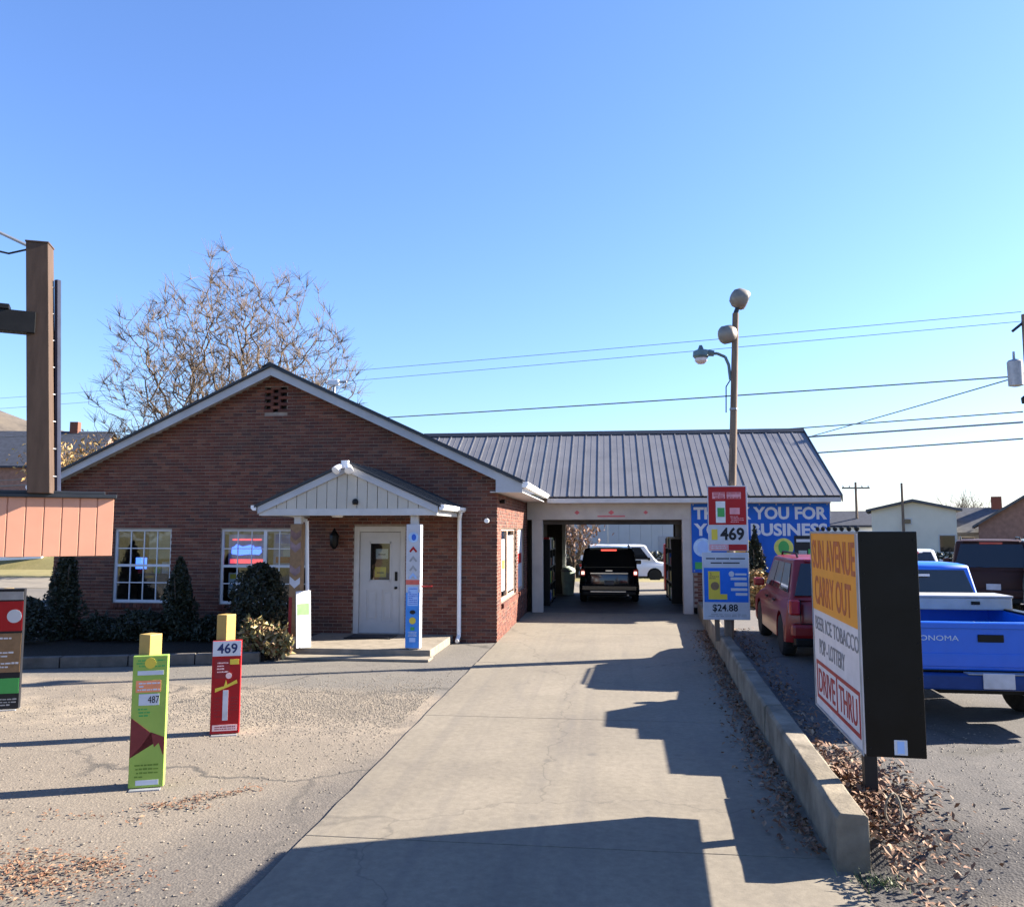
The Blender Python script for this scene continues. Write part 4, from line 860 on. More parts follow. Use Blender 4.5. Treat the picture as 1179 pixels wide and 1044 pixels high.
def suv(name, lab, loc, rz, L, W, H, paint, belt=1.02, zb=.28, rw=.36, gh=(.18, .95), glass=CARGLASS, lit=False, rails=True, sides=3, plate=True, wagon=True, trim=BLACK, hood=1.0, front_top=None):
    v = thing(name, lab, 'suv' if H > 1.6 else 'car', loc, rz)
    yw = (L*.19, L*.79)
    top_ = [(.06, zb+.02), (.0, .55), (.02, belt-.12), (.10, belt)]+[(L*.62, belt), (L*.66, belt-.01), (L*.9, hood-.08), (L*.985, hood-.24), (L, .55), (L-.04, zb+.05)]
    if not wagon: top_ = [(.06, zb+.02), (.0, .52), (.02, belt-.08), (.08, belt-.01), (L*.2, belt+.02), (L*.62, belt), (L*.66, belt-.02), (L*.9, hood-.08), (L*.985, hood-.22), (L, .5), (L-.04, zb+.05)]
    loft_body(arch_poly(L, zb, yw, rw, top_), W, .75, paint, 'body', v, L=L, end=.2, tuck=.08)
    if wagon: greenhouse(v, paint, W, belt, H, (.12, L*.70), (.42, L*.56), W/2-.06, W/2-.2, sides, glass)
    else: greenhouse(v, paint, W, belt, H, (L*.13, L*.72), (L*.27, L*.55), W/2-.06, W/2-.22, sides, glass)
    box('underbody', BLACK, v, (-W/2+.13, .3, zb-.06), (W/2-.13, L-.3, belt-.35))
    for x in (-W/2+.115, W/2-.115):
        for y in yw: wheel(v, x, y, rw)
    box('rear_bumper', paint, v, (-W/2+.05, -.045, zb+.1), (W/2-.05, .16, zb+.34), .06); box('bumper_valance', BLACK, v, (-W/2+.1, -.03, zb-.02), (W/2-.1, .16, zb+.12), .03)
    if wagon:
        for (a_, b_, c_0, d_0) in ((-W/2+.2, -W/2+.206, .62, belt-.02), (W/2-.206, W/2-.2, .62, belt-.02), (-W/2+.206, W/2-.206, .612, .62)): box('hatch_gap', BLACK, v, (a_, -.006, c_0), (b_, .05, d_0))
        MB().box((-W/2+.34, .30, H-.07), (W/2-.34, .52, H-.03)).build('spoiler', paint, v, .015); MB().tube((.0, .14, belt+.06), (.34, .2, belt+.13), .01, .006, 5).build('wiper', BLACK, v)
        box('exhaust_tip', CHROME, v, (W/2-.42, -.03, zb-.03), (W/2-.34, .1, zb+.02), .01)
    for s in (-1, 1):
        lathe_mirror(v, s*(W/2-.02), L*.63, belt+.02, paint)
        tl = MB().box((s*(W/2-.03)-(.17 if s > 0 else 0), .0-.012, belt-.27), (s*(W/2-.03)+(0 if s > 0 else .17), .16, belt-.02)).build('tail_lamp', TAIL, v, .03)
        if lit: MB().box((s*(W/2-.13)-.05, -.022, belt-.2), (s*(W/2-.13)+.05, -.01, belt-.1)).build('lamp_bulb', TAILHOT, tl, .01)
        if rails: MB().path([(s*(W/2-.3), .7, H-.02), (s*(W/2-.3), .8, H+.05), (s*(W/2-.3), L*.5, H+.05), (s*(W/2-.3), L*.52, H-.02)], .02, 6).build('roof_rail', trim, v)
        MB().box((s*W/2-.012, L*.32, .86), (s*W/2+.012, L*.32+.2, .9)).build('door_handle', trim, v, .006); MB().box((s*W/2-.012, L*.52, .86), (s*W/2+.012, L*.52+.2, .9)).build('door_handle', trim, v, .006)
    if plate: box('licence_plate', M('plate_dim', (.12, .12, .12), .5) if lit else M('plate_white', (.5, .5, .52), .5), v, (-.16, -.03, .6), (.16, -.008, .75), .004)
    MB().box((-.26, .30 if wagon else .4, H-.12), (.26, .36, H-.06)).build('brake_lamp', TAILLIT if lit else TAIL, v, .01)
    return v
BLK = M('car_black', (.008, .008, .01), .2, var=0, coat=.8); CRED = M('car_red', (.18, .003, .005), .35, 0, var=.05, coat=.25); CBLUE = M('car_blue', (.003, .11, .56), .4, 0, var=.05, coat=.25)
CWHITE = M('car_white', (.6, .61, .62), .3, var=.03, coat=.8); CBROWN = M('car_brown', (.04, .016, .012), .5, 0, var=.05); CSAGE = M('car_sage', (.22, .25, .22), .35, .1, var=.05, coat=.6); CSILV = M('car_silver', (.36, .38, .4), .3, .5, var=.03, coat=.6)
v = suv('parked_suv', 'black suv with lit tail lamps stopped in the drive-through bay', (.02, 27.1, .018), 0, 4.75, 1.98, 1.82, BLK, belt=1.14, rw=.39, lit=True)
box('chrome_strip', CHROME, v, (-.62, -.02, .96), (.62, .0, .995), .004); box('bumper_trim', CHROME, v, (-.62, -.075, .36), (.55, -.051, .41), .01); box('tailgate_badge', CHROME, v, (-.12, -.024, 1.04), (.12, -.004, 1.09), .008)
v = suv('parked_suv', 'red suv parked nose-in right of the kerb beside the light pole', (3.76, 13.5, .31), R(-3), 4.45, 1.84, 1.66, CRED, belt=1.02, hood=.98, rw=.35)
box('tailgate_badge', CHROME, v, (-.07, -.03, .86), (.07, -.004, .93), .01); box('tailgate_trim', CHROME, v, (-.5, -.026, .78), (.5, -.004, .805), .004)
suv('parked_suv', 'dark brown suv parked behind the blue pickup', (px(1142, 640, 22).x, 22, .31), R(-22), 4.7, 1.95, 1.86, CBROWN, belt=1.12, rw=.38)
v = suv('parked_suv', 'pale sage suv at the right edge beyond the pickup bed', (px(1232, 640, 21).x, 21, .31), R(-20), 4.8, 1.95, 1.9, CSAGE, belt=1.15, rw=.38, glass=M('pale_glass', (.10, .13, .2), .08, var=0, coat=.5))
suv('parked_car', 'white sedan parked past the brown suv, seen over the blue cab', (9.2, 26.3, .31), R(-20), 4.6, 1.8, 1.5, CWHITE, belt=.95, hood=.92, rw=.33, wagon=False, rails=False, sides=2)
suv('parked_car', 'silver sedan in the lot beyond the black roadside sign', (8.6, 31.5, .3), R(-70), 4.6, 1.8, 1.45, CSILV, belt=.95, hood=.92, rw=.33, wagon=False, rails=False, sides=2)
# white van beyond the bay, seen side-on
def van(lab, loc, rz, paint, L=5.2, W=1.95, H=2.05):
    v = thing('passenger_van', lab, 'van', loc, rz)
    zb, rw, belt = .32, .36, 1.15; yw = (L*.2, L*.8)
    loft_body(arch_poly(L, zb, yw, rw, [(.03, zb+.02), (0, .6), (.02, belt), (L*.78, belt), (L*.97, .98), (L, .6), (L-.03, zb+.04)]), W, .8, paint, 'body', v, L=L, end=.05)
    greenhouse(v, paint, W, belt, H, (.04, L*.82), (.12, L*.68), W/2-.05, W/2-.14, 4)
    for x in (-W/2+.11, W/2-.11):
        for y in yw: wheel(v, x, y, rw)
    box('rear_bumper', GREY, v, (-W/2+.06, -.06, zb+.02), (W/2-.06, .14, zb+.2), .04); box('underbody', BLACK, v, (-.8, .3, .25), (.8, L-.3, .7))
    for s in (-1, 1): MB().box((s*.93-.06, -.012, .8), (s*.93+.03, .1, 1.2)).build('tail_lamp', TAIL, v, .015); lathe_mirror(v, s*W/2, L*.74, 1.2, BLACK)
    return v
van('white passenger van parked beyond the back of the bay', (-1.6, 46.8, -.45), R(-90), M('van_white', (.66, .68, .72), .35, var=.03, coat=.5))
# blue pickup
pk = thing('pickup_truck', 'bright blue pickup truck with pale toolbox parked right of the black sign', 'pickup', (px(1140, 735, 9.3).x, 9.3, .31), R(-1))
L_, W_ = 4.9, 1.76; zb, rw = .4, .36; yw = (1.05, 3.85)
lowtop = [(2.02, zb), (2.0, .9), (2.02, 1.06), (3.35, 1.04), (3.5, 1.02), (4.6, .95), (4.85, .82), (4.9, .55), (4.86, zb+.05)]
loft_body(arch_poly(L_, zb, (yw[1],), rw, lowtop), W_, .75, CBLUE, 'body', pk, L=L_, end=.0)
greenhouse(pk, CBLUE, W_, 1.05, 1.68, (2.06, 3.55), (2.22, 3.0), W_/2-.07, W_/2-.2, 1)
side = arch_poly(2.0, zb, (yw[0],), rw, [(.02, zb), (.0, .6), (.0, 1.12), (1.98, 1.12), (1.98, zb)])
for s in (-1, 1):
    x0, x1 = sorted((s*(W_/2), s*(W_/2-.1)))
    MB().prism(side, 'x', x0, x1).build('bed_side', CBLUE, pk, .02); x0, x1 = sorted((s*(W_/2+.005), s*(W_/2-.12))); box('bed_rail', BLACK, pk, (x0, .02, 1.121), (x1, 1.43, 1.145), .008)
box('bed_floor', DARKM, pk, (-W_/2+.1, .05, .6), (W_/2-.1, 1.98, .64)); box('bed_front', CBLUE, pk, (-W_/2+.1, 1.92, .64), (W_/2-.1, 1.98, 1.12))
for s in (-1, 1): box('wheel_housing', DARKM, pk, (s*.64-.13, .65, .64), (s*.64+.13, 1.45, .84), .04)
tg = box('tailgate', CBLUE, pk, (-W_/2+.105, -.01, .62), (W_/2-.105, .05, 1.13), .015)
box('tailgate_step', CBLUE, pk, (-W_/2+.12, -.018, .66), (W_/2-.12, -.008, .8), .006); box('tailgate_lip', CBLUE, pk, (-W_/2+.11, -.022, 1.06), (W_/2-.11, -.008, 1.12), .006)
MB().box((-.13, -.024, .92), (.13, -.008, 1.0)).build('tailgate_handle', BLACK, tg, .03, seg=4)
text('lettering', 'SONOMA', M('decal_silver', (.5, .58, .7), .4), tg, -.76, .93, .44, .055, -.011, .0)
for s in (-1, 1): box('tail_lamp', TAIL, pk, (s*(W_/2-.05)-.05, -.012, .72), (s*(W_/2-.05)+.05, .04, 1.04), .012)
box('rear_bumper', M('bumper_navy', (.012, .04, .16), .4), pk, (-W_/2+.02, -.16, .44), (W_/2-.02, -.02, .6), .02); box('bumper_pad', GREY, pk, (-.3, -.165, .6), (.3, -.03, .612), .004)
box('licence_plate', M('plate_blur', (.5, .48, .5), .5), pk, (-.16, -.18, .46), (.15, -.162, .62), .006)
tb = box('toolbox', M('toolbox_pale', (.36, .36, .37), .45, .2, var=.1), pk, (-W_/2+.0, 1.45, 1.122), (W_/2-.0, 1.95, 1.27), .012); box('toolbox_lid', M('toolbox_pale'), pk, (-W_/2-.01, 1.44, 1.271), (W_/2+.01, 1.96, 1.30), .008)
for x in (-.45, .45): box('latch', BLACK, pk, (x-.05, 1.435, 1.19), (x+.05, 1.449, 1.23), .004)
for s in (-1, 1): lathe_mirror(pk, s*(W_/2-.03), 3.35, 1.08, BLACK)
box('chassis', BLACK, pk, (-.5, .1, .36), (.5, 4.5, .6)); MB().tube((-.62, 1.05, .36), (.62, 1.05, .36), .06).build('axle', BLACK, pk); MB().tube((.4, .0, .36), (.4, 1.0, .36), .03).build('exhaust', GREY, pk)
box('spare_tyre', RUBBER, pk, (-.33, .3, .4), (.33, .9, .58), .08)
for x in (-.74, .74):
    for y in yw: wheel(pk, x, y, rw, .22)
box('cab_sticker', PWHITE, pk, (-.2, 2.07, 1.5), (.15, 2.078, 1.53))

# ================================================================ PLANTS
def leaf_cloud(mb, pts, size, up=.3):
    for p in pts:
        s = size*random.uniform(.6, 1.3); d = Vector((random.gauss(0, 1), random.gauss(0, 1), random.gauss(0, 1)+up)).normalized()
        u = d.orthogonal().normalized(); v2 = d.cross(u); a = random.uniform(0, 6.28); u, v2 = u*math.cos(a)+v2*math.sin(a), v2*math.cos(a)-u*math.sin(a)
        p = Vector(p); mb.add([p-u*s, p+v2*s*.45+d*s*.15, p+u*s, p-v2*s*.45+d*s*.15], [(0, 1, 2, 3)])
def shrub(name, lab, loc, rx, rz_, n, size, mat, cone=False, group=None, stems=5):
    o = thing(name, lab, 'shrub', loc, random.uniform(0, 6), group); mb = MB(); pts = []
    lob = [(random.uniform(0, 6.28), random.uniform(.1, 1), random.uniform(.85, 1.12)) for _ in range(14)]
    for _ in range(n):
        a = random.uniform(0, 6.28); h = random.random()
        if cone: r = rx*(1-h**1.7)**.8*(.82+.18*math.sin(a*3+h*9)); z = h*rz_*1.0
        else: ph = math.acos(1-1.55*h); r = rx*math.sin(ph)*(.88+.12*math.sin(a*5+ph*4)); z = rz_*(.42+.58*math.cos(ph))
        r *= 1+.34*mnoise.noise(Vector((math.cos(a)*1.6, math.sin(a)*1.6, z*2.1/max(rz_, .5)))+Vector(loc)*.7)+.12*mnoise.noise(Vector((math.cos(a)*5, math.sin(a)*5, z*6)))
        k = random.random()**.35*random.choice([1, 1, 1, random.uniform(.6, 1.08)])
        pts.append((r*k*math.cos(a), r*k*math.sin(a), max(.02, z*(.9+.1*k))))
    for _ in range(26):      # stray shoots
        p = Vector(random.choice(pts)); dr = Vector((p.x, p.y, .35*rz_)).normalized()
        for q in range(7): pts.append(tuple(p+dr*(.02*q)+Vector((random.gauss(0, .012),)*3)))
    leaf_cloud(mb, pts, size)
    mb.build('foliage', mat, o, fix=False)
    m = MB()
    for k in range(stems):
        a = k*6.28/stems; m.tube((.04*math.cos(a), .04*math.sin(a), -.05), (rx*.55*math.cos(a), rx*.55*math.sin(a), rz_*.75), .025, .008, 5)
    m.build('stem', BARK, o); return o
def at(xp, Y): return px(xp, 640, Y).x
shrub('conical_evergreen', 'dark conical evergreen at the left corner of the brick store', (at(77, 16.4), 16.4, .1), .52, 2.05, 5200, .05, YEW, True)
shrub('conical_evergreen', 'dark conical evergreen between the two front windows', (at(208, 16.5), 16.5, .1), .48, 1.75, 5200, .05, YEW, True)
shrub('round_shrub', 'big rounded dark shrub in front of the double window', (at(301, 15.9), 15.9, .1), .66, 1.65, 6500, .05, BUSHG)
shrub('low_shrub', 'low dark shrub under the many-paned window', (at(165, 16.3), 16.3, .1), .62, .62, 3000, .05, BUSHG)
shrub('low_shrub', 'low spreading shrub at the far left of the planting bed', (at(28, 15.6), 15.6, .1), .75, .95, 3500, .05, BUSHG)
shrub('low_shrub', 'small dark shrub between the conical evergreen and the window', (at(118, 16.2), 16.2, .1), .42, .5, 1800, .05, BUSHG)
shrub('low_shrub', 'low dark shrub beside the double window, left of the rounded shrub', (at(245, 16.4), 16.4, .1), .4, .5, 1600, .05, BUSHG)
shrub('yellow_shrub', 'yellowing leafy shrub below the big rounded shrub', (at(298, 14.95), 14.95, .1), .45, .62, 700, .075, NANDINA)
shrub('yellow_shrub', 'small yellowing shrub at the left edge of the porch step', (at(322, 14.75), 14.75, .05), .3, .5, 420, .075, NANDINA)
shrub('dried_plant', 'tan dried shrub in front of the blue banner', (3.95, 22.6, .31), .42, 1.0, 900, .08, AUTUMN)
shrub('conical_evergreen', 'slim dark evergreen before the blue banner by the red suv', (4.05, 23.2, .31), .42, 2.1, 3200, .06, YEW, True)
# bare trees
def bare_tree(lab, base, height, spread, seeds, levels=5, r0=.32, stems=7, group=None, flat=1.0, twigmat=TWIG, leaves=0, leafmat=None):
    rnd = random.Random(seeds); o = thing('bare_tree', lab, 'tree', base, 0, group); lim, tw = MB(), MB(); tips = []
    def grow(p, d, ln, r, lev):
        segs = 3 if lev < 3 else 2; q = p
        for k in range(segs):
            d = (d+Vector((rnd.gauss(0, .09), rnd.gauss(0, .09), rnd.gauss(.05, .05)))).normalized(); n_ = q+d*ln/segs; r1 = max(.011, r*(.86 if lev < 4 else .7))
            (lim if lev < 2 else tw).tube(q, n_, r, r1, 6 if lev < 2 else (4 if lev < 3 else 3), False)
            q = n_; r = r1
            if lev >= 1 and k < segs-1 and lev < levels:
                for _ in range(3 if lev == 2 else 2):
                    s = (d+Vector((rnd.gauss(0, .45), rnd.gauss(0, .45), rnd.gauss(.1, .2)))).normalized(); grow(q, s, ln*rnd.uniform(.5, .72), r*.55, lev+1)
        if lev < levels:
            for _ in range(2): 
                s = (d+Vector((rnd.gauss(0, .3), rnd.gauss(0, .3), rnd.gauss(.08, .15)))).normalized(); grow(q, s, ln*rnd.uniform(.58, .78), r*.75, lev+1)
        else: tips.append(q)
    th_ = height*.16; lim.tube((0, 0, -.3), (0, 0, th_), r0*1.25, r0, 10)
    for k in range(stems):
        a = k*6.283/stems+rnd.uniform(-.3, .3); lean = rnd.uniform(.35, 1.0)*spread
        d = Vector((math.cos(a)*lean, math.sin(a)*lean*flat, 1)).normalized(); grow(Vector((0, 0, th_*.9)), d, height*.34, r0*.55, 1)
    lim.build('trunk', BARK, o, fix=False, smooth=True); tw.build('crown', twigmat, o, fix=False)
    if leaves:
        m = MB(); leaf_cloud(m, [q+Vector((rnd.gauss(0, .3), rnd.gauss(0, .3), rnd.gauss(0, .3))) for q in tips for _ in range(leaves)], .13); m.build('foliage', leafmat, o, fix=False)
    return o
def dome_tree(lab, base, cz, sx_, sy_, sz_, npts, seed, fork=3.0):
    import numpy as np
    rg = np.random.RandomState(seed); rnd = random.Random(seed); o = thing('bare_tree', lab, 'tree', base, 0)
    d = rg.normal(size=(npts*2, 3)); d /= np.linalg.norm(d, axis=1)[:, None]; rr = rg.rand(npts*2)**.42
    lump = 1+.10*np.sin(d[:, 0]*7+seed)*np.sin(d[:, 1]*5)+.08*np.sin(d[:, 0]*13+d[:, 2]*9)
    P = d*(rr*lump)[:, None]*np.array([sx_, sy_, sz_])+np.array([0, 0, cz]); P = P[P[:, 2] > fork+1.2][:npts]
    P = P[np.argsort(np.linalg.norm(P-np.array([0, 0, fork]), axis=1))]
    N = np.zeros((npts*4+60, 3)); par = [-1]; N[0] = (0, 0, -.3); n = 1
    for z in (fork*.4, fork*.8, fork): N[n] = (rnd.gauss(0, .05), 0, z); par.append(n-1); n += 1
    root = n-1; dist = np.zeros(len(N)); dist[root] = 0
    for p in P:
        dv = N[root:n]-p; L2 = np.linalg.norm(dv, axis=1); back = np.linalg.norm(N[root:n]-N[root], axis=1)
        cost = L2+.30*dist[root:n]+np.where(N[root:n, 2] > p[2]+.1, 3.0, 0); k = root+int(np.argmin(cost)); a = N[k].copy(); ln = np.linalg.norm(p-a)
        m = 3 if ln > 1.5 else 2; last = k
        for i in range(1, m+1):
            u = i/m; q = a+(p-a)*u; q[2] -= .07*ln*math.sin(math.pi*u); q += rg.normal(size=3)*.022*ln*(i < m)
            if n >= len(N)-1: break
            N[n] = q; par.append(last); dist[n] = dist[last]+ln/m; last = n; n += 1
    cnt = np.zeros(n); kids = np.zeros(n)
    for i in range(1, n): kids[par[i]] += 1
    for i in range(n-1, 0, -1):
        cnt[i] += (kids[i] == 0); cnt[par[i]] += cnt[i]
    rad = np.minimum(.42, .0135*np.sqrt(cnt+.3)); lim, tw = MB(), MB()
    for i in range(1, n):
        r1 = rad[i]; r0 = min(rad[par[i]], r1*1.35) if par[i] > root else rad[par[i]]
        (lim if r1 > .06 else tw).tube(N[par[i]], N[i], r0, r1, 7 if r1 > .06 else (4 if r1 > .03 else 3), False)
        if kids[i] == 0:
            dd = Vector(N[i]-N[par[i]]).normalized()
            for _ in range(10):
                e = (dd+Vector((rnd.gauss(0, .5), rnd.gauss(0, .5), rnd.gauss(.15, .35)))).normalized(); st = Vector(N[par[i]]).lerp(Vector(N[i]), rnd.uniform(.3, 1)); tw.tube(st, st+e*rnd.uniform(.4, 1.25), .013, .006, 3, False)
    lim.build('trunk', BARK, o, fix=False, smooth=True); tw.build('crown', TWIG, o, fix=False); return o
_l, _r, _t = px(140, 430, 46), px(405, 430, 46), px(262, 310, 46)
dome_tree('large bare spreading tree behind the brick store roof', ((_l.x+_r.x)/2, 46, -.45), 9.6, (_r.x-_l.x)/2+.2, 6.0, _t.z+.45-9.6, 3400, 4)
bare_tree('bare slender tree beside the grey house roof on the right', (px(1108, 600, 75).x, 75, -.45), 7, .5, 5, 4, .14, 5)
bare_tree('brown leafed small tree seen through the bay left of the black suv', (px(660, 600, 41).x, 41, -.1), 4.2, .5, 8, 3, .09, 5, leaves=2, leafmat=leaf_mat('dry_brown_leaf', [(.2, .1, .06), (.28, .16, .1), (.15, .08, .05)]))
bare_tree('small yellow autumn tree rising behind the left roof slope', (px(112, 600, 40).x, 40, 0), 7.2, .6, 11, 4, .16, 7, leaves=9, leafmat=AUTUMN)
bare_tree('pale bare tree behind the dark roofed house on the left', (px(85, 600, 64).x, 64, 2.5), 6, .8, 14, 4, .16, 6)

# ================================================================ FAR BUILDINGS
def house(name, lab, loc, rz, W, D, wall_h, rise, wallm, roofm, windows=(), ridge='x', chimney=None, over=.35, door=None):
    h = thing(name, lab, 'house', loc, rz)
    box('wall', wallm, h, (-W/2, -D/2, -.3), (W/2, D/2, wall_h))
    if ridge == 'x':
        sl_ = rise/(D/2); e = over*sl_; o_ = D/2+over
        rf = MB().prism([(-o_, wall_h-e), (0, wall_h+rise), (o_, wall_h-e), (o_, wall_h-e+.16), (0, wall_h+rise+.18), (-o_, wall_h-e+.16)], 'x', -W/2-over, W/2+over).build('roof', roofm, h)
        MB().prism([(-D/2, wall_h), (D/2, wall_h), (0, wall_h+rise-.02)], 'x', -W/2+.02, W/2-.02).build('gable', wallm, h)
    else:
        sl_ = rise/(W/2); e = over*sl_; o_ = W/2+over
        rf = MB().prism([(-o_, wall_h-e), (0, wall_h+rise), (o_, wall_h-e), (o_, wall_h-e+.16), (0, wall_h+rise+.18), (-o_, wall_h-e+.16)], 'y', -D/2-over, D/2+over).build('roof', roofm, h)
        MB().prism([(-W/2, wall_h), (W/2, wall_h), (0, wall_h+rise-.02)], 'y', -D/2+.02, D/2-.02).build('gable', wallm, h)
    for (x, z, w2, h2) in windows:
        wn = box('window', WHITE, h, (x-w2/2-.07, -D/2-.05, z-.07), (x+w2/2+.07, -D/2+.02, z+h2+.07)); box('pane', CARGLASS, wn, (x-w2/2, -D/2-.06, z), (x+w2/2, -D/2-.045, z+h2))
    if chimney: box('chimney', BRICK, rf, (chimney-.35, -.3, wall_h+rise*.5), (chimney+.35, .3, wall_h+rise+1.0))
    if door is not None: box('door', DARKM, h, (door-.45, -D/2-.04, 0), (door+.45, -D/2+.01, 2.05))
    return h
SHING = M('shingle_grey', (.09, .095, .105), .9, var=.25, scale=3); SHDARK = M('shingle_dark', (.035, .042, .06), .9, var=.25, scale=3)
CREAM = M('siding_pale_cream', (.62, .58, .48), .7, var=.06, scale=1); PALEW = M('siding_white', (0.783, 0.81, 0.837), .7, var=.06, scale=1); GREYS = M('siding_grey', (.30, .32, .36), .7, var=.08, scale=1); BRKF = M('far_brick', (.24, .14, .11), .9, var=.2, scale=4)
q = px(1050, 610, 62); house('white_house', 'pale cream gabled house behind the black roadside sign', (q.x, 62, -.45), R(-18), 5.2, 8, 4.2, .6, CREAM, SHING, [(-.4, 3.3, .5, .3), (2, 1.4, .9, 1.1)], 'y')
q = px(985, 610, 72); house('white_house', 'small white house left of the cream house, beyond the bay roof end', (q.x, 72, -.45), R(-16), 4.2, 7, 3.2, 1.1, PALEW, SHDARK, [(-1.2, 1.2, .9, 1.2), (1.2, 1.2, .9, 1.2)])
q = px(1128, 612, 66); house('grey_house', 'grey house with low dark roof behind the white sedan', (q.x, 66, -.45), R(-22), 6.4, 7, 2.7, 1.7, GREYS, SHING, [(-2.6, 1.0, .9, 1.3), (-.9, 1.0, .9, 1.3), (2, 1, .9, 1.3)], chimney=1.2)
q = px(1185, 600, 56); house('brick_house', 'brick house with dark roof at the right edge', (q.x+1.6, 58, -.45), R(-24), 7, 7, 3.2, 2.3, BRKF, SHING, [(-1.8, 1.1, .8, 1.1)], 'y')
q = px(22, 600, 62); house('dark_roofed_house', 'house with large dark blue roof behind the brown post', (q.x-2, 66, 4.6), R(10), 13, 9, 3.2, 3.2, BRKF, SHDARK, [(-3, 1, 1, 1.3), (3, 1, 1, 1.3)], chimney=3.4)
q = px(95, 600, 78); house('dark_roofed_house', 'house with pointed dark roof behind the yellow tree', (q.x, 80, 5.5), R(0), 6, 8, 3, 2.4, GREYS, SHDARK, [(0, 1, 1, 1.2)], 'y')
q = px(15, 640, 58); house('white_house', 'white building low on the left, seen under the salmon skirt', (q.x-3, 60, -.45), R(6), 12, 8, 3.0, 1.5, PALEW, SHING, [(-4, .9, 1.2, 1.3), (0, .9, 1.2, 1.3), (4, .9, 1.2, 1.3)])
struct(MB().add([(-140, 55, -.5), (-32, 55, -.5), (-32, 110, -.5), (-140, 110, -.5), (-75, 64, 5.2), (-42, 64, 3.8), (-42, 100, 6), (-100, 100, 6)], [(0, 1, 5, 4), (1, 2, 6, 5), (2, 3, 7, 6), (3, 0, 4, 7), (4, 5, 6, 7)]).build('terrace', GRASS))
gb = thing('metal_warehouse', 'long pale grey metal warehouse seen through the bay', 'building', (4, 84, -.45)); 
WARE = M('warehouse_sheet', (.36, .39, .43), .6, var=.06, scale=.5)
mb = MB()
for k in range(36): mb.box((-30+k, -8, 0), (-30+k+.985, 8, 6.3))
mb.build('wall', WARE, gb); MB().prism([(-8.4, 6.2), (8.4, 6.2), (0, 7.6)], 'x', -30.3, 6.3).build('roof', SHING, gb)
for x in (-8, 1.2): box('door', GREYS, gb, (x-.6, -8.06, 0), (x+.6, -8.005, 2.3)); 
for x in (-14, 4.2): box('window', CARGLASS, gb, (x-.8, -8.06, 2.6), (x+.8, -8.005, 3.6))
hd = thing('hedge', 'dark clipped hedge line behind the white van', 'hedge', (0, 50.5, -.45)); mb = MB(); leaf_cloud(mb, [(random.uniform(-22, 22), random.uniform(-.5, .5), random.uniform(.1, 1.5)) for _ in range(9000)], .16); mb.build('foliage', BUSHG, hd, fix=False); box('stem', BARK, hd, (-21.8, -.2, 0), (21.8, .2, 1.1))
# things seen in and behind the bay
rk = thing('vending_machine', 'red machine just outside the back right of the bay', 'machine', (2.55, 33.6, 0)); box('cabinet', RED, rk, (-.3, -.3, 0), (.45, .4, 1.85), .03); box('front_panel', PWHITE, rk, (-.24, -.31, .9), (.3, -.301, 1.6)); box('coin_panel', GREY, rk, (.32, -.31, .8), (.42, -.301, 1.3))
def shelf(lab, loc, rz, seed):
    r_ = random.Random(seed); s = thing('shelf_unit', lab, 'shelf', loc, rz)
    for x in (-1.3, 0, 1.3): box('upright', BLACK, s, (x-.03, -.2, 0), (x+.03, .2, 2.1))
    for z in (.1, .65, 1.2, 1.75): box('shelf_board', BLACK, s, (-1.3, -.2, z), (1.3, .2, z+.03))
    return s
shelf('steel shelf along the left wall inside the bay', (-2.05, 27.3, .018), R(90), 1); shelf('steel shelf along the right wall inside the bay', (2.26, 28.6, .018), R(-90), 2)
cols = [(RED, 'red'), (BLUE, 'blue'), (PWHITE, 'white'), (GREEN, 'green'), (YEL, 'yellow'), (TAN, 'tan')]
r_ = random.Random(4)
for side, X, Yc in (('left', -2.05, 27.3), ('right', 2.26, 28.6)):
    for zi, z in enumerate((.13, .68, 1.23, 1.78)):
        for k in range(5):
            cm, cn = cols[(k+zi*2+(side == 'right')) % 6]; y = Yc-1.05+k*.52; h = r_.uniform(.22, .4)
            c = thing('beer_case', '%s case, number %d from the front on the %s shelf of the %s bay wall' % (cn, k+1, ('bottom', 'second', 'third', 'top')[zi], side), 'case', (X, y, z+.018), 0, 'cases on the bay shelves')
            box('carton', cm, c, (-.17, -.2, 0), (.17, .2, h), .006); box('carton_label', PWHITE if cn != 'white' else BLUE, c, (-.1, -.204, h*.3), (.1, -.2005, h*.75))
ic = thing('ice_bag_bin', 'pale green white bin standing at the back left of the bay', 'bin', (-1.5, 30.6, .018)); MB().lathe([(.2, 0), (.25, .5), (.27, .9), (.22, .98), (.05, 1.05)], (0, 0, 0), 'z', 14).build('drum', M('mint_white', (.5, .6, .52), .5), ic, smooth=True); MB().lathe([(.28, .85), (.28, .92)], (0, 0, 0), 'z', 14).build('rim', GREY, ic)

# ================================================================ POLES AND WIRES
def upole(lab, x, y, z0, h, cross=True, r=.15, tr=False):
    p = thing('utility_pole', lab, 'utility pole', (x, y, z0)); MB().tube((0, 0, -.3), (0, 0, h), r, r*.7, 9).build('pole', WOODP, p, smooth=True)
    if cross: box('crossarm', WOODP, p, (-1.1, -.06, h-.55), (1.1, .06, h-.42)); [MB().lathe([(.03, 0), (.06, .05), (.06, .1), (.03, .16)], (xx, 0, h-.42), 'z', 8).build('insulator', GREY, p) for xx in (-1, -.5, .5, 1)]
    if tr:
        MB().lathe([(.1, -.5), (.24, -.46), (.25, .38), (.2, .44), (.06, .48)], (-.48, -.1, h-2.1), 'z', 14).tube((-.5, -.1, h-1.65), (-.5, -.1, h-1.35), .05, .04).build('transformer', GREY, p, smooth=True); box('bracket', DARKM, p, (-.3, -.12, h-2.2), (0, .0, h-2.1)); MB().lathe([(.12, -.1), (.14, .1), (.05, .18)], (-.2, -.1, h-3.1), 'z', 10).build('splice_case', BLACK, p)
    return p
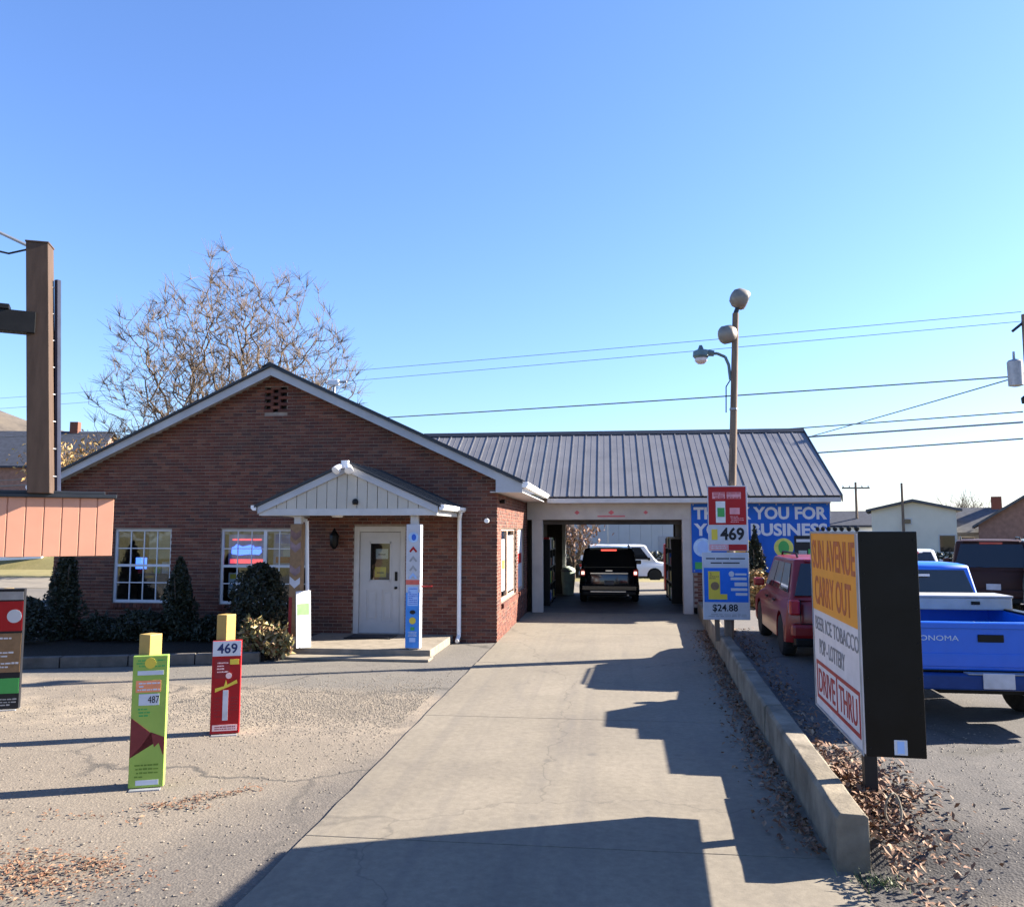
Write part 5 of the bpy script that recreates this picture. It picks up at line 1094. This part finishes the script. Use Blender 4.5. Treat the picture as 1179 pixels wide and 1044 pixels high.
tp = px(1180, 362, 30); upole('tall utility pole with transformer at the right edge', tp.x, 30, .3, tp.z-.3, False, .17, True)
MB().tube((-.45, 0, tp.z-.9), (.1, 0, tp.z-.45), .05).build('top_bracket', DARKM, [o for o in bpy.data.objects if o.name == 'utility_pole'][0])
q = px(985, 555, 70); upole('thin utility pole above the small white house', q.x, 70, -.45, q.z+.45, True, .13)
q = px(1038, 556, 58); upole('thin utility pole in front of the cream house', q.x, 58, -.45, q.z+.45, False, .11)
LPx = px(-140, 470, 58); upole('utility pole beyond the left edge carrying the street wires', LPx.x, 58, -.45, LPx.z+2.5, True, .16)
WIREM = M('wire_grey', (.09, .1, .115), .6, var=0)
def wire(lab, a, b2, sag=.4, r=.012):
    o = thing('overhead_wire', lab, 'wire', a, 0, 'overhead wires'); n = 14; d = b2-a
    MB().path([d*(k/n)-Vector((0, 0, sag*4*(k/n)*(1-k/n))) for k in range(n+1)], r, 5).build('cable', WIREM, o)
wire('highest of the overhead wires crossing the sky', px(1176, 359, 30), px(-140, 468, 58), .2)
wire('second highest overhead wire, just below the top one', px(1176, 370, 30), px(-140, 480, 58), .2)
wire('middle overhead wire reaching over the bay roof to the brick gable', px(1174, 433, 30), px(-140, 508, 58), .3, .028)
wire('slanting wire dropping left from the transformer pole', px(1172, 434, 30), px(850, 525, 60), .05, .025)
wire('overhead wire just under the transformer', px(1178, 474, 30), px(-140, 560, 58), .2, .025)
wire('thick overhead cable second from the bottom', px(1178, 486, 30), px(-140, 566, 58), .2, .035)
wire('lowest overhead cable beside the bay roof end', px(1178, 505, 30), px(-140, 585, 58), .2, .03)

# ================================================================ GROUND LITTER
def litter(name, lab, cat, pts, size, mat, flat=.4):
    mb = MB()
    for (x, y, z) in pts:
        s = size*random.uniform(.5, 1.4); a = random.uniform(0, 6.28); u = Vector((math.cos(a), math.sin(a), random.gauss(0, flat)))*s; v2 = Vector((-math.sin(a), math.cos(a), random.gauss(0, flat)))*s*.55; p = Vector((x, y, z+.006+random.random()*.015+abs(u.z)+abs(v2.z)*.5))
        mb.add([p-u, p-v2+Vector((0, 0, s*.25)), p+u, p+v2+Vector((0, 0, s*.2))], [(0, 1, 2, 3)])
    o = mb.build(name, mat, None, fix=False); return tag(o, lab, cat, None, 'stuff')
pts = []
for _ in range(2400):      # drive side of the kerb
    y = random.uniform(6.4, 20); pts.append((kerb_x(y)-abs(random.gauss(0, .16))-.02, y, .02))
litter('fallen_leaves', 'brown leaves drifted along the driveway side of the kerb', 'leaves', pts, .026, DEADLEAF)
pts = []
for _ in range(1900):      # around the sign foot
    y = random.gauss(6.9, .75); x = kerb_x(y)+.28+abs(random.gauss(0, .28))
    if y > 4.6: pts.append((x, y, lot_h(x, y)))
for _ in range(1100):
    y = random.uniform(6.5, 18); x = kerb_x(y)+.3+abs(random.gauss(0, .22)); pts.append((x, y, lot_h(x, y)))
litter('fallen_leaves', 'reddish leaves heaped around the foot of the black roadside sign', 'leaves', pts, .026, DEADLEAF)
def gz(x, y, z=0):
    r = _fw*F+_rt*(x-589.5)-_up*(y-522); p = Vector((0, 0, CH))+r*((z-CH)/r.z); return (p.x, p.y, z)
pts = [gz(random.gauss(20, 70), 1008+random.gauss(0, 17)-.15*0) for _ in range(1300)]+[gz(random.uniform(90, 140), random.gauss(996, 6)) for _ in range(120)]+[gz(random.gauss(200, 22), 929+random.gauss(0, 3)) for _ in range(120)]+[(-4.3+random.gauss(0, .35), 6.6+random.gauss(0, .07)+.0, 0) for _ in range(60)]+[(lerp(-3.9, -3.3, u)+random.gauss(0, .05), lerp(7.0, 7.5, u)+random.gauss(0, .05), 0) for u in [random.random() for _ in range(160)]]
litter('fallen_leaves', 'orange leaves scattered over the gravel at the lower left', 'leaves', pts, .017, DEADLEAF, .2)
# loose stones
mb = MB(); stone = [(1, 0, 0), (0, 1, 0), (-1, 0, 0), (0, -1, 0), (0, 0, .8), (0, 0, -.5)]; sf = [(0, 1, 4), (1, 2, 4), (2, 3, 4), (3, 0, 4)]
for _ in range(13000):
    y = random.uniform(4.5, 14.5); x = -2.5-abs(random.gauss(0, 1))*3.2
    if random.random() < .8: x = -2.6-abs(random.gauss(0, 2.2)); y = 11.3+random.gauss(0, .75)-.12*abs(x+2.6)
    if x > -2.5: continue
    s = random.uniform(.005, .017); a = random.uniform(0, 3); ca, sa = math.cos(a), math.sin(a)
    mb.add([(x+s*(p*ca-q2*sa)*random.uniform(.7, 1.2), y+s*(p*sa+q2*ca), s*.6*r2+.004) for p, q2, r2 in stone], sf)
for _ in range(1500):
    y = random.uniform(4.5, 9.5); x = kerb_x(y)+.4+abs(random.gauss(0, 1))*2.2; s = random.uniform(.005, .015); z = lot_h(x, y)
    mb.add([(x+s*p*random.uniform(.7, 1.2), y+s*q2, z+s*.6*r2+.008) for p, q2, r2 in stone], sf)
tag(mb.build('loose_gravel', leaf_mat('gravel_stone', [(.14, .122, .098), (.2, .172, .135), (.10, .088, .074), (.23, .2, .155)], .9), fix=False), 'loose gravel scattered over the worn lots', 'gravel', None, 'stuff')
gm = MB()
for _ in range(160):
    x, y = 1.9+random.gauss(0, .12), 6.02+random.gauss(0, .06); h = random.uniform(.03, .09); a = random.uniform(0, 6.28); w2 = .006
    gm.add([(x-w2*math.cos(a), y-w2*math.sin(a), .0), (x+w2*math.cos(a), y+w2*math.sin(a), .0), (x+random.gauss(0, .03), y+random.gauss(0, .03), h+.2*0)], [(0, 1, 2)])
tag(gm.build('weeds', leaf_mat('weed_green', [(.06, .10, .03), (.1, .14, .04), (.16, .17, .06)]), fix=False), 'green weeds at the near end of the kerb', 'weeds', None, 'stuff')
